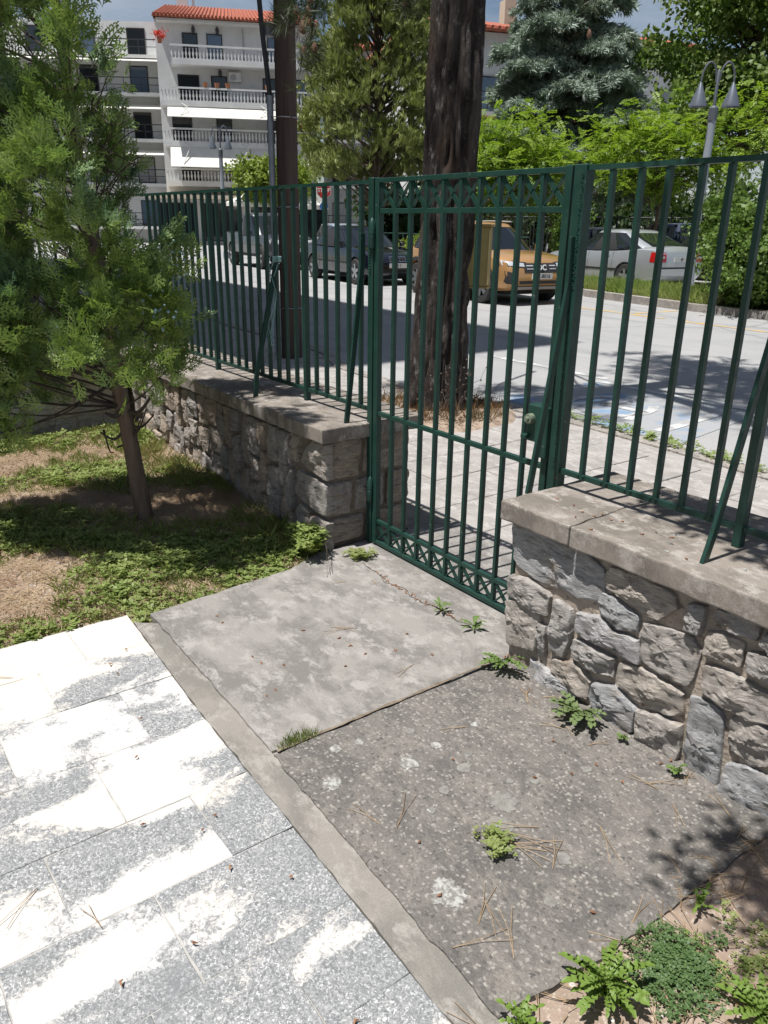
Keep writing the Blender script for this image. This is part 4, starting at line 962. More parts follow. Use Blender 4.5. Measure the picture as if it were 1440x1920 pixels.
# ================================================================== buildings
mat_white = M('white_render', (.66, .66, .65), (.56, .56, .55), rough=.9, scale=.8, bs=20, bstr=.1)
mat_cream = M('cream_render', (.60, .52, .40), (.52, .45, .35), rough=.9, scale=.8)
mat_grey = M('grey_render', (.42, .43, .44), (.34, .35, .36), rough=.9, scale=.6)
mat_brown = M('dark_brown_render', (.050, .042, .036), (.035, .030, .027), rough=.9, scale=1)
mat_tile = M('red_roof_tiles', (.36, .105, .06), (.28, .085, .05), rough=.85, scale=3, bs=8, bstr=.3)
mat_frame = M('dark_brown_joinery', (.030, .018, .013), rough=.5)
mat_shutter = M('grey_shutter', (.30, .31, .33), (.25, .26, .27), rough=.6, scale=1, stretch=(.1, .1, 12))
mat_awning = M('white_canvas', (.74, .72, .66), (.66, .64, .58), rough=.9, scale=2)
mat_orange = M('orange_canvas', (.50, .20, .10), (.44, .17, .09), rough=.9, scale=2)
mat_metal = M('grey_metal', (.30, .31, .33), rough=.4, metal=.6)
mat_darkm = M('dark_metal', (.03, .03, .035), rough=.5)
def m_glass(name, c, rough=.05):
    m, nt, b = mat_new(name); b.inputs['Base Color'].default_value = (*c, 1); b.inputs['Roughness'].default_value = rough; b.inputs['Specular IOR Level'].default_value = .8
    return m
mat_pane = m_glass('window_glass', (.02, .025, .03)); mat_pane2 = m_glass('sky_painted_glass', (.10, .14, .20), .08)  # second glass: sky reflection put into the base colour as paler blue
mat_pot = M('terracotta', (.36, .15, .08), rough=.8)
mat_flower = leaf_mat('red_flowers', (.55, .02, .015), (.70, .08, .02), trans=.2)
def window(parent, x, z, w, h, y=0., pane=None, shutter=False):
    f = MB().box(x - w / 2, x + w / 2, y - .05, y + .10, z, z + h).build('window', mat_frame, parent)
    MB().box(x - w / 2 + .07, x + w / 2 - .07, y - .056, y - .0505, z + .07, z + h - .07).build('shutter' if shutter else 'pane', mat_shutter if shutter else (pane or mat_pane), f)
    return f
def balustrade(parent, x0, x1, y, z, h=.86, n=0, side=None):
    mb = MB()
    prof = [(.035, 0), (.05, .06), (.028, .14), (.075, .36), (.03, .60), (.05, .68), (.035, .74)]
    k = int((x1 - x0) / .22)
    for i in range(k):
        x = x0 + .11 + (x1 - x0 - .22) * i / (k - 1); mb.lathe([(r, b * h * .96 + .06) for r, b in prof], (x, y, z), 6)
    o = mb.build('balusters', mat_white, parent, True); o['kind'] = 'stuff'
    MB().box(x0, x1, y - .08, y + .08, z + h - .1, z + h).build('handrail', mat_white, parent)
    MB().box(x0, x1, y - .09, y + .09, z, z + .07).build('plinth', mat_white, parent)
# ---- white apartment block with balconies
A = thing('apartment_block', 'white apartment block with balustraded balconies and red tiled roof', 'building', (-50.66, 25.27, .0), R_(63.8))
MB().box(-5.35, 5.0, 0, 11, 0, 13.9).build('wall', mat_white, A)
def X(px): return (px - 440) / 26.07
def Zp(py): return .05 + (461 - py) * .0331
# tiled roof with ribs
rt = MB(); 
rt.add([(-5.4, -1.0, 13.93), (5.3, -1.0, 13.93), (4.2, 1.3, 14.95), (-4.6, 1.3, 14.95)], [(0, 1, 2, 3)])
rt.add([(-5.4, -1.0, 13.81), (5.3, -1.0, 13.81), (5.3, -1.0, 13.93), (-5.4, -1.0, 13.93)], [(0, 1, 2, 3)])
rt.add([(5.3, -1.0, 13.93), (5.3, 11.5, 13.93), (4.2, 9, 14.95), (4.2, 1.3, 14.95)], [(0, 1, 2, 3)]); rt.add([(-5.4, 11.5, 13.93), (-5.4, -1.0, 13.93), (-4.6, 1.3, 14.95), (-4.6, 9, 14.95)], [(0, 1, 2, 3)]); rt.add([(-4.6, 1.3, 14.95), (4.2, 1.3, 14.95), (4.2, 9, 14.95), (-4.6, 9, 14.95)], [(0, 1, 2, 3)])
for i in range(44): x = -5.3 + 10.5 * i / 43; rt.tube([(x, -1.06, 13.97), (x * .85 - .1, 1.3, 14.954)], .07, 5)
roof = rt.build('roof', mat_tile, A)
for x in (-3.6, 3.3): MB().box(x - .35, x + .35, 2.2, 2.9, 14.3, 15.8).build('chimney', mat_white, roof)
MB().box(-5.2, 5.1, -.8, 0, 13.66, 13.81).build('eaves', mat_white, A)
lev = [11.42, 8.98, 6.55, 4.1]
for i, z in enumerate(lev):
    x0, x1 = (-5.2, 4.75) if i else (-4.4, 4.75)
    MB().box(x0, x1, -1.35, -.003, z - .28, z).build('balcony_slab', mat_white, A)
    balustrade(A, x0, x1, -1.25, z)
wins = [[(-3.15, 1.0, mat_pane), (-1.57, 1.02, mat_pane2), (2.4, 1.05, mat_pane2)], [(-3.4, 1.4, mat_pane), (-1.4, 1.05, mat_pane), (2.0, 1.0, mat_pane), (3.9, 1.1, mat_pane2)], [(-4.0, 1.3, mat_pane), (-1.2, 1.05, mat_pane), (2.2, 1.0, mat_pane), (4.0, 1.0, mat_pane)], [(-3.6, 1.3, mat_pane), (-1.0, 1.1, mat_pane), (2.3, 1.2, mat_pane)]]
for z, ws in zip(lev, wins):
    for x, w, p in ws: window(A, x, z + .01, w, 1.75, 0, p)
for z, x in ((13.42, -2.9), (13.42, -1.35), (10.98, -1.3)):       # wall lanterns
    MB().lathe([(.01, -.35), (.1, -.25), (.13, 0), (.05, .12), (.01, .2)], (x, -.2, z), 8).build('wall_lantern', mat_darkm, A)
MB().box(-.75, .05, -.35, -.02, 10.4, 10.95).build('air_conditioner', mat_white, A); MB().lathe([(.01, -.37), (.2, -.37), (.2, -.351)], (-.44, 0, 10.67), 14, 'Y').build('fan', mat_grey, A)
MB().box(.55, .95, -.3, -.02, 9.35, 10.1).build('water_heater', mat_white, A)
MB().tube([(.3, -.08, 13.6), (.32, -.08, 12.4), (.35, -.08, 11.5)], .04, 6).build('drain_pipe', mat_grey, A)
for x0, x1, z1, z0, dy in ((-4.8, 1.75, 8.95, 8.0, -2.1), (1.85, 4.9, 8.95, 8.0, -2.1), (-4.8, .4, 6.58, 5.0, -2.25), (.5, 4.9, 6.58, 4.95, -2.25)):
    aw = MB(); aw.add([(x0, -1.3, z1 - .3), (x1, -1.3, z1 - .3), (x1, dy, z0), (x0, dy, z0), (x0, -1.3, z1 - .34), (x1, -1.3, z1 - .34), (x1, dy, z0 - .04), (x0, dy, z0 - .04)], [(0, 1, 2, 3), (7, 6, 5, 4), (0, 4, 5, 1), (1, 5, 6, 2), (2, 6, 7, 3), (3, 7, 4, 0)])
    a_ = aw.build('awning', mat_awning, A)
    for x in (x0 + .8, x1 - .6): MB().tube([(x, -1.2, z1 + .0), (x + .5, -1.75, z1 - .35), (x, dy + .05, z0 + .02)], .03, 5).build('awning_arm', mat_white, a_)
for x, z in ((-2.3, lev[1]), (-1.55, lev[1]), (-.85, lev[1]), (1.75, lev[1]), (4.3, lev[2]), (-5.0, lev[0])):
    pt_ = MB().lathe([(.12, 0), (.17, .26), (.18, .3), (.01, .3)], (x, -1.25, z + .862), 9).build('flower_pot', mat_pot, A, True)
for x, z in ((4.3, lev[2] + 1.3), (-5.0, lev[0] + 1.3)):
    P = np.array([(x + rnd.gauss(0, .18), -1.25 + rnd.gauss(0, .15), z + rnd.gauss(0, .16)) for _ in range(90)])
    foliage('flowers', instances([pr_leaves(1, 4, .1, .1, .08)], np.zeros(90, int), frames(unit(90), rg.uniform(0, 6, 90)), P, np.ones(90)), mat_flower, A)['kind'] = 'stuff'
MB().box(-6.4, 4.9, -2.6, -.003, 3.0, 3.25).build('shop_canopy', mat_cream, A)
for x in (-4.8, -1.6, 1.6, 4.2): window(A, x, .3, 2.6, 2.5, 0, mat_pane)
for px, w in ((-4.0, .5), (-3.0, .15)): MB().box(px, px + w, 4.2, 4.7, 14.9, 16.0).build('roof_block', mat_grey, A)
# ---- other blocks
def block(name, label, p0, p1, depth, H, wallm, rows, ncol, roof=True, bal=True, aw=None, z0=1.0):
    a = math.atan2(p1[1] - p0[1], p1[0] - p0[0]); W_ = math.hypot(p1[0] - p0[0], p1[1] - p0[1])
    t = thing(name, label, 'building', (p0[0], p0[1], 0), a)
    MB().box(0, W_, 0, depth, 0, H).build('wall', wallm, t)
    if roof:
        rb_ = MB().add([(-.6, -.7, H + .05), (W_ + .6, -.7, H + .05), (W_ - .5, depth * .5, H + 1.5), (.5, depth * .5, H + 1.5), (-.6, depth + .6, H + .05), (W_ + .6, depth + .6, H + .05)], [(0, 1, 2, 3), (3, 2, 5, 4), (0, 3, 4), (1, 5, 2), (0, 4, 5, 1)])
        n = int(W_ / .35)
        for i in range(n): x = -.5 + (W_ + 1) * i / (n - 1); rb_.tube([(x, -.76, H + .09), (.55 + (W_ - 1.1) * i / (n - 1), depth * .5, H + 1.54)], .08, 5)
        rf_ = rb_.build('roof', mat_tile, t); MB().box(W_ * .35, W_ * .35 + .7, depth * .3, depth * .3 + .7, H + .6, H + 2.3).build('chimney', mat_cream, rf_)
    for k, z in enumerate(rows):
        for c in range(ncol):
            x = W_ * (c + .5) / ncol; window(t, x, z + .05, 1.25, 1.75, 0, mat_pane if (c + k) % 3 else mat_pane2, shutter=(c * 7 + k * 3) % 4 == 0)
        if bal:
            MB().box(.3, W_ - .3, -1.2, -.003, z - .2, z).build('balcony_slab', wallm, t)
            rl = MB().box(.3, W_ - .3, -1.19, -1.15, z + .88, z + .94).build('balcony_rail', mat_darkm, t)
            MB().box(.3, W_ - .3, -1.18, -1.16, z + .45, z + .49).build('balcony_rail', mat_darkm, t)
            for c in range(int(W_ / 1.2) + 1): MB().box(.34 + c * 1.2, .38 + c * 1.2, -1.19, -1.15, z, z + .88).build('rail_post', mat_darkm, t)
            if aw and k in aw:
                MB().add([(.5, -.05, z + 2.35), (W_ - .5, -.05, z + 2.35), (W_ - .5, -1.7, z + 1.85), (.5, -1.7, z + 1.85), (.5, -.05, z + 2.31), (W_ - .5, -.05, z + 2.31), (W_ - .5, -1.7, z + 1.81), (.5, -1.7, z + 1.81)], [(0, 1, 2, 3), (7, 6, 5, 4), (0, 4, 5, 1), (1, 5, 6, 2), (2, 6, 7, 3), (3, 7, 4, 0)]).build('awning', aw[k], t)
    return t
block('apartment_block', 'white block with red roof partly hidden behind the cedar', (-32.0, 26.5), (-27.0, 41.0), 10, 10.9, mat_white, [1.0, 4.0, 7.1], 7, True, True, {1: mat_orange, 0: mat_orange})
block('apartment_block', 'pale grey block with red roof glimpsed through the olive pine', (-48.2, 30.3), (-42.5, 38.2), 10, 12.6, mat_grey, [1.2, 4.1, 7.0, 9.8], 4, True, True)
block('apartment_block', 'grey white block seen through the juniper, left of the balustraded block', (-63.5, 10.6), (-54.2, 25.0), 10, 14.4, mat_white, [1.2, 4.1, 7.0, 9.9, 12.2], 5, False, True, {1: mat_awning, 2: mat_awning, 3: mat_awning})
block('distant_block', 'far pale building at the right edge behind the trees', (-20.0, 52.0), (2.0, 60.0), 10, 11.0, mat_cream, [1.2, 4.2, 7.2], 6, True, True)
# ---- tall neighbour at the left edge; only a dark corner shows, its shadow lies on the road
N_ = thing('tall_building', 'dark corner of a tall building at the top left edge', 'building', (-4.93, -.26, 0), R_(-3.1))
MB().box(-28, 0, -13, 0, -.1, 20.6).build('wall', mat_brown, N_)
MB().box(-28.2, .0, -13.2, .0, 20.603, 20.75).build('parapet', mat_brown, N_)
for z in (3.6, 6.8, 10.0, 13.2, 16.4):
    for y in (-2.5, -6, -9.5):
        f = MB().box(-.1, .02, y - .6, y + .6, z, z + 1.5).build('window', mat_frame, N_); MB().box(.0205, .024, y - .53, y + .53, z + .07, z + 1.43).build('pane', mat_pane, f)

# ================================================================== street furniture
# wooden pole with conduit
UP = (-5.32, 2.62, -.02)
up_ = thing('utility_pole', 'brown wooden utility pole with grey conduit beside the fence', 'pole', UP)
mat_wood = M('weathered_pole_wood', (.055, .036, .029), (.095, .064, .052), rough=.9, scale=14, stretch=(1, 1, .06), bs=30, bstr=.6, bd=.01)
pth = [(0, 0, 0), (0, 0, 2), (.02, .01, 5), (.03, .02, 8.5)]
MB().tube(pth, [.125, .118, .108, .095], 20).build('shaft', mat_wood, up_, True)
cx_, cy_ = -.115, -.125
MB().tube([(cx_, cy_, 0), (cx_ - .005, cy_, 1.4), (cx_, cy_ - .004, 2.82)], .036, 10).build('conduit', M('dull_grey_pipe', (.32, .35, .40), (.25, .28, .32), rough=.5, scale=8), up_, True)
MB().tube([(cx_, cy_, 2.8), (cx_ - .01, cy_ - .02, 3.05), (cx_ - .03, cy_ - .05, 3.4), (cx_ - .06, cy_ - .08, 4.0), (cx_ - .03, cy_ - .02, 5.2), (-.1, -.04, 7.8)], .026, 8).build('cable', mat_darkm, up_, True)
for z in (.6, 1.7, 2.6): MB().tube([(.134 * math.cos(a) - (.02 if math.cos(a) < 0 else 0), .134 * math.sin(a) - (.02 if math.sin(a) < 0 else 0), z) for a in [k * math.pi / 12 for k in range(25)]], .006, 5).build('strap', mat_metal, up_)
MB().box(-.2, -.08, -.16, -.06, 3.38, 3.5).build('bracket', mat_metal, up_)
# twin street lamps
def lamp(label, loc, rz, s=1.0):
    t = thing('street_lamp', label, 'street lamp', loc, rz, 'twin cone street lamps')
    mg = mat_lampgrey
    MB().lathe([(.13, 0), (.13, .25), (.085, .32), (.08, 3.65 * s)], n=14).build('pole', mg, t, True)
    MB().lathe([(.095, 3.62 * s), (.095, 3.86 * s), (.05, 3.9 * s)], n=14).build('collar', mat_lampdark, t, True)
    MB().lathe([(.035, 3.86 * s), (.032, 4.55 * s), (.001, 4.6 * s)], n=10).build('stem', mat_lampdark, t, True)
    for sg in (-1, 1):
        a_ = MB().tube([(sg * (.03 + .145 * (1 - math.cos(q))), 0, 4.35 * s + .36 * math.sin(q)) for q in [math.pi * k / 12 for k in range(13)]], .02, 8).build('arm', mat_lampdark, t, True)
        c = MB().lathe([(.012, 4.36 * s), (.03, 4.32 * s), (.172, 3.92 * s), (.176, 3.88 * s), (.16, 3.885 * s), (.02, 4.25 * s)], (sg * .32, 0, 0), 24).build('shade', mat_lampshade, t, True)
        MB().lathe([(.001, 3.95 * s), (.1, 3.95 * s), (.11, 4.0 * s), (.001, 4.06 * s)], (sg * .32, 0, 0), 12).build('bulb', mat_awning, c, True)
    return t
mat_lampgrey = M('lamp_post_grey', (.30, .33, .37), rough=.45, metal=.2); mat_lampdark = M('lamp_arm_grey', (.12, .13, .15), rough=.45, metal=.3); mat_lampshade = M('lamp_shade_grey', (.20, .22, .26), (.17, .19, .22), rough=.35, metal=.5)
lamp('twin cone street lamp rising above the right fence', (-7.34, 13.75, .165), R_(48), .95)
lamp('farther twin cone street lamp in front of the white balconies', (-29.9, 13.6, .05), R_(62), 1.12)
# stop sign
def text_mesh(body, size, depth=.004, bold=.0):
    c = bpy.data.curves.new('lettering', 'FONT'); c.body = body; c.size = size; c.extrude = depth / 2; c.align_x = 'CENTER'; c.align_y = 'CENTER'; c.offset = bold; c.resolution_u = 3
    o = bpy.data.objects.new('lettering', c); COL.objects.link(o); bpy.context.view_layer.update()
    me = bpy.data.meshes.new_from_object(o.evaluated_get(bpy.context.evaluated_depsgraph_get())); bpy.data.objects.remove(o); return me
SS = thing('stop_sign', 'red octagonal stop sign across the street below the olive pine', 'sign', (-37.2, 23.3, .05), R_(58))
MB().tube([(0, .05, 0), (0, .05, 3.7)], .035, 8).build('post', mat_metal, SS, True)
oc = lambda r: [(r * math.cos(R_(22.5 + 45 * k)), 3.25 + r * math.sin(R_(22.5 + 45 * k))) for k in range(8)]
MB().prism(oc(.44), -.012, .012).build('rim', mat_white, SS); MB().prism(oc(.41), -.018, -.0125).build('plate', M('sign_red', (.42, .025, .02), rough=.4), SS)
link('lettering', text_mesh('STOP', .30, .006, .006), mat_white, SS, (0, -.0215, 3.25), (math.pi / 2, 0, 0))
MB().lathe([(.001, -.02), (.24, -.02), (.24, .0), (.001, 0)], (0, 0, 2.42), 20, 'Y').build('round_plate', M('sign_blue', (.03, .11, .30), rough=.4), SS)
# parasols of a cafe
for lab, x, y, h in (('white cafe parasol to the left of the wooden pole', -40.6, 20.4, 3.2), ('white cafe parasol between the wooden pole and the stop sign', -38.6, 22.9, 3.1)):
    t = thing('parasol', lab, 'parasol', (x, y, .05), .4, 'cafe parasols')
    MB().tube([(0, 0, 0), (0, 0, h)], .035, 8).build('pole', mat_white, t)
    c = MB(); 
    for k in range(8):
        a0, a1 = k * math.pi / 4, (k + 1) * math.pi / 4; r = 1.35
        c.add([(0, 0, h), (r * math.cos(a0), r * math.sin(a0), h - .62), (r * math.cos(a1), r * math.sin(a1), h - .62)], [(0, 1, 2)]); c.add([(r * math.cos(a0), r * math.sin(a0), h - .62), (r * math.cos(a1), r * math.sin(a1), h - .62), (r * math.cos(a1), r * math.sin(a1), h - .82), (r * math.cos(a0), r * math.sin(a0), h - .82)], [(0, 1, 2, 3)])
    c.build('canopy', mat_awning, t)
# ochre metal box fixed to the pine trunk
YB = (-1.985, 2.455, 1.03)
yb = thing('meter_box', 'ochre yellow metal box fixed to the right side of the pine trunk', 'box', YB, R_(40))
mat_ochre = M('ochre_paint', (.29, .225, .078), (.24, .185, .065), rough=.55, scale=6, bs=30, bstr=.1)
link('body', bevel_mesh(MB().box(-.10, .10, -.06, .06, .012, .47).mesh('body'), .006, 2), mat_ochre, yb)
link('lid', bevel_mesh(MB().box(-.112, .112, -.075, .065, .4705, .492).mesh('lid'), .003), M('ochre_lid', (.22, .155, .05), rough=.6), yb)
MB().box(-.106, .106, -.068, .06, 0, .011).build('base_lip', mat_ochre, yb); MB().box(.086, .099, -.067, -.0605, .03, .45).build('door_edge', M('pale_ochre', (.48, .37, .17), rough=.5), yb)
# railings
def railing(name, label, p0, p1, h, rails, step, mat, bars=None, z=.055):
    a = math.atan2(p1[1] - p0[1], p1[0] - p0[0]); L = math.hypot(p1[0] - p0[0], p1[1] - p0[1]); t = thing(name, label, 'railing', (*p0, z), a)
    for k in range(int(L / step) + 1): MB().tube([(k * step, 0, 0), (k * step, 0, h)], .03, 6).build('post', mat, t)
    for r in rails: MB().tube([(0, 0, r), (L, 0, r)], .022, 6).build('rail', mat, t)
    if bars:
        mb = MB()
        for k in range(int(L / bars)): mb.box(k * bars, k * bars + .03, -.015, .015, .1, h - .05)
        o = mb.build('pickets', mat, t); o['kind'] = 'stuff'
    return t
railing('street_railing', 'dark green tubular railing behind the black sedan', (-22.5, 15.6), (-12.6, 14.2), 1.25, (.45, .82, 1.2), 1.6, M('rail_green', (.02, .05, .04), rough=.5))
railing('park_fence', 'dark picket fence at the back of the square', (-25.5, 24.2), (-9.5, 30.0), 2.0, (.15, 1.9), 2.2, mat_darkm, .16)

# ================================================================== cars
def m_paint(name, c, metal=.35, rough=.34):
    m, nt, b = mat_new(name); b.inputs['Base Color'].default_value = (*c, 1); b.inputs['Metallic'].default_value = metal; b.inputs['Roughness'].default_value = rough
    b.inputs['Coat Weight'].default_value = .8; b.inputs['Coat Roughness'].default_value = .06
    dust = ramp(nt, noise_n(nt, pos(nt), 3., 5), .4, .8, (rough, rough, rough, 1), (rough + .06, rough + .06, rough + .06, 1)); nt.links.new(dust, b.inputs['Roughness'])
    return m
mat_rubber = M('tyre_rubber', (.022, .022, .023), (.035, .034, .033), rough=.85, scale=10); mat_trim = M('black_plastic', (.025, .025, .027), rough=.6)
mat_alloy = M('alloy_wheel', (.42, .43, .45), rough=.35, metal=.7); mat_carglass = m_glass('car_glass', (.012, .015, .018), .03); mat_chrome = M('chrome', (.65, .66, .68), rough=.15, metal=1.)
mat_headl = m_glass('headlamp', (.45, .47, .50), .1); mat_tail = m_glass('tail_lamp', (.40, .012, .012), .15); mat_plate = M('plate_white', (.62, .62, .60), rough=.5); mat_ink = M('plate_black', (.01, .01, .012), rough=.5); mat_under = M('underbody', (.012, .012, .012), rough=.9); mat_skid = M('skid_grey', (.34, .34, .34), rough=.5)
class Car:
    def __init__(s, name, label, loc, deg, sp, paint, detail=True, alloy=None, group=None, cat='car'):
        s.sp = sp; s.t = t = thing(name, label, cat, loc, R_(deg), group); s.paint = paint
        xr, xf = sp['deck'][0][0], sp['deck'][-1][0]; s.xr, s.xf = xr, xf
        n = 46; us = np.linspace(0, 1, n); xs = xr + (xf - xr) * (.5 - .5 * np.cos(us * math.pi)) * 1.0
        V = []; K = 15
        for x in xs:
            h = s.half(x); ring = [(y, z) for y, z in h] + [(-y, z) for y, z in h[::-1][1:]]
            for y, z in ring: V.append((x, y, z))
        F = []
        for i in range(n - 1):
            for k in range(K):
                k2 = (k + 1) % K; F.append((i * K + k, i * K + k2, (i + 1) * K + k2, (i + 1) * K + k))
        F.append(tuple(range(K))); F.append(tuple((n - 1) * K + k for k in range(K)))
        mb = MB(); mb.v = V; mb.f = F; mb.mi = [0] * len(F); me = mb.mesh('body')
        wb, r, w = sp['wb'], sp['r'], sp['w']
        body = bpy.data.objects.new('tmp', me); COL.objects.link(body)
        cut = MB()
        for x in (-wb / 2, wb / 2):
            for sg in (-1, 1): cut.lathe([(.001, sg * (w - .30)), (r * 1.16, sg * (w - .30)), (r * 1.16, sg * (w + .3)), (.001, sg * (w + .3))], (x, 0, r * 1.0), 28, 'Y')
        cm_ = bpy.data.objects.new('tmpcut', cut.mesh('cut')); COL.objects.link(cm_)
        bo = body.modifiers.new('b', 'BOOLEAN'); bo.object = cm_; bo.operation = 'DIFFERENCE'; bo.solver = 'EXACT'
        bpy.context.view_layer.update(); dg = bpy.context.evaluated_depsgraph_get(); nm = bpy.data.meshes.new_from_object(body.evaluated_get(dg))
        bpy.data.objects.remove(body); bpy.data.objects.remove(cm_)
        nm.polygons.foreach_set('use_smooth', [True] * len(nm.polygons))
        try: nm.set_sharp_from_angle(angle=R_(35))
        except Exception: pass
        nm.materials.clear(); s.body = link('body', nm, paint, t)
        MB().box(xr + .35, xf - .35, -w + .3, w - .3, sp['sill'][len(sp['sill']) // 2][1] - .06, sp['sill'][len(sp['sill']) // 2][1] + .1).build('underbody', mat_under, t)
        # wheel wells and wheels
        for x in (-wb / 2, wb / 2):
            for sg in (-1, 1):
                wl_ = bpy.data.objects.new('wheel', None); COL.objects.link(wl_); wl_.parent = t; wl_.location = (x, sg * (w - .115), r)
                wl_.empty_display_size = .1
                tw_ = .105
                MB().lathe([(r * .62, -tw_), (r * .93, -tw_), (r, -tw_ * .7), (r, tw_ * .7), (r * .93, tw_), (r * .62, tw_)], n=30, axis='Y').build('tyre', mat_rubber, wl_, True)
                rim = MB().lathe([(r * .64, -tw_ * .95), (r * .60, -tw_ * .9), (r * .58, -tw_ * .3), (r * .58, tw_ * .3), (r * .60, tw_ * .9), (r * .64, tw_ * .95)], n=30, axis='Y')
                ns = sp.get('spokes', 5)
                for k in range(ns):
                    a = 2 * math.pi * k / ns + .3; rim.bar((0, sg * tw_ * .78, 0), (math.cos(a) * r * .6, sg * tw_ * .88, math.sin(a) * r * .6), .075 if ns < 8 else .04, .03, (0, 1, 0))
                rim.lathe([(.001, sg * tw_ * .95), (.06, sg * tw_ * .9), (.065, sg * tw_ * .6)], n=14, axis='Y')
                rim.build('rim', alloy or mat_alloy, wl_, True)
                MB().lathe([(.001, sg * -.02), (r * .585, sg * -.02), (r * .585, sg * -.03), (.001, sg * -.03)], n=20, axis='Y').build('brake_disc', mat_under, wl_)
        s.green()
    def I(s, arr, x): return float(np.interp(x, [p[0] for p in arr], [p[1] for p in arr]))
    def half(s, x):
        sp = s.sp; zb, zt, w = s.I(sp['sill'], x), s.I(sp['deck'], x), sp['w'] * s.I(sp['plan'], x); h = max(zt - zb, .02); cr_ = sp.get('crown', .035)
        return [(0, zb), (w * .86, zb), (w * .965, zb + .10 * h), (w, zb + .42 * h), (w * .985, zb + .72 * h), (w * .94, zb + .92 * h), (w * .84, zb + h), (0, zb + h + cr_)]
    def hw(s, x, z):
        h = s.half(x)[1:7]; return float(np.interp(z, [p[1] for p in h], [p[0] for p in h]))
    def inside(s, x, y, z):
        h = s.half(x)
        if z < h[0][1] or abs(y) > max(p[0] for p in h): return False
        zt = float(np.interp(abs(y), [0, h[6][0]], [h[7][1], h[6][1]])) if abs(y) < h[6][0] else h[6][1]
        if z > zt: return False
        return abs(y) <= (s.hw(x, z) if z < h[6][1] else h[6][0])
    def patch(s, name, mat, P, off=.006, parent=None):
        nu, nv = len(P), len(P[0]); V = [tuple(p) for r in P for p in r]; F = [(i * nv + j, i * nv + j + 1, (i + 1) * nv + j + 1, (i + 1) * nv + j) for i in range(nu - 1) for j in range(nv - 1)]
        mb = MB(); mb.v = V; mb.f = F; mb.mi = [0] * len(F); o = mb.build(name, mat, parent or s.t, True); return o
    def end(s, name, mat, y0, y1, z0, z1, sgn=1, off=.008, n=7, z0b=None, z1b=None, parent=None, m=3):
        """patch on the nose (sgn 1) or tail (-1); z0b/z1b give heights at y1"""
        P = []
        for i in range(n):
            u = i / (n - 1); y = y0 + (y1 - y0) * u; a = z0 + ((z0b if z0b is not None else z0) - z0) * u; b = z1 + ((z1b if z1b is not None else z1) - z1) * u; row = []
            for j in range(m):
                z = a + (b - a) * j / (m - 1); lo, hi = 0., (s.xf if sgn > 0 else s.xr)
                for _ in range(26):
                    md = (lo + hi) / 2
                    if s.inside(md, y, z): lo = md
                    else: hi = md
                row.append((lo + sgn * off, y, z))
            P.append(row)
        return s.patch(name, mat, P, parent=parent)
    def side(s, name, mat, pts, sg, off=.006, w=None, parent=None):
        """strip through (x,z) points of width w, or quad grid if w None with pts=(x0,x1,z0,z1)"""
        if w is None:
            x0, x1, z0, z1 = pts; P = [[(x0 + (x1 - x0) * i / 9, 0, z0 + (z1 - z0) * j / 3) for j in range(4)] for i in range(10)]
        else: P = [[(x + (w if k else 0) * (1 if abs(pts[-1][1] - pts[0][1]) > abs(pts[-1][0] - pts[0][0]) else 0), 0, z + (w if k else 0) * (0 if abs(pts[-1][1] - pts[0][1]) > abs(pts[-1][0] - pts[0][0]) else 1)) for k in (0, 1)] for x, z in pts]
        P = [[(x, sg * (s.hw(x, z) + off), z) for x, y, z in r] for r in P]
        return s.patch(name, mat, P, parent=parent)
    def gpt(s, t, ph, off=0.):
        xr0, xr1, xf1, xf0, zr = s.sp['gh']; tt = t; e = .40
        x0 = xr0 + (xr1 - xr0) * tt; x1 = xf0 + (xf1 - xf0) * tt; cx = (x0 + x1) / 2; ax = (x1 - x0) / 2 + off
        cxx = math.cos(ph); sy = math.sin(ph); x = cx + ax * math.copysign(abs(cxx) ** e, cxx)
        w0 = s.sp['w'] * .935; w1 = s.sp['w'] * s.sp.get('roofw', .74); wy = w0 + (w1 - w0) * tt ** 1.25 + off
        y = wy * math.copysign(abs(sy) ** e, sy)
        zb = s.I(s.sp['deck'], x) - .03; bow = 0.02 * (1 - (x - cx) ** 2 / max(ax, .1) ** 2)
        return (x, y, zb + (zr - zb) * tt + (bow + .015 * (1 - (y / wy) ** 2)) * tt)
    def green(s):
        n = 48; lv = [0, .15, .3, .45, .6, .75, .88, .95, 1.0]; V = []; F = []
        def ring(t, off): return [s.gpt(t, 2 * math.pi * k / n, off) for k in range(n)]
        def loft(levels, off, name, mat, topoff=0):
            mb = MB(); m = len(levels)
            for i, t in enumerate(levels): mb.v += [(p[0], p[1], p[2] + topoff) for p in ring(t, off)]
            # rounded top
            top = ring(1.0, off - .10); mb.v += [(p[0], p[1], p[2] + .028 + topoff) for p in top]; top = ring(1.0, off - .35); mb.v += [(p[0], p[1], p[2] + .045 + topoff) for p in top]; m += 2
            for i in range(m - 1):
                for k in range(n): mb.f.append((i * n + k, i * n + (k + 1) % n, (i + 1) * n + (k + 1) % n, (i + 1) * n + k)); mb.mi.append(0)
            mb.f.append(tuple((m - 1) * n + k for k in range(n))); mb.mi.append(0)
            return mb.build(name, mat, s.t, True)
        s.glass = loft(lv, 0, 'glass', mat_carglass)
        s.roof = loft([.90, .95, 1.0], .006, 'roof', s.paint, .003)
        cA, cB, cC = s.sp.get('pillars', ((32, 44), (86, 94), (128, 152)))
        for sg in (-1, 1):
            for nm, (a, b), mt in (('pillar', cA, s.paint), ('pillar', cB, mat_trim), ('pillar', cC, s.paint)):
                P = [[s.gpt(t, sg * R_(a + (b - a) * j / 4), .006) for j in range(5)] for t in np.linspace(0, .93, 8)]
                s.patch(nm, mt, P)
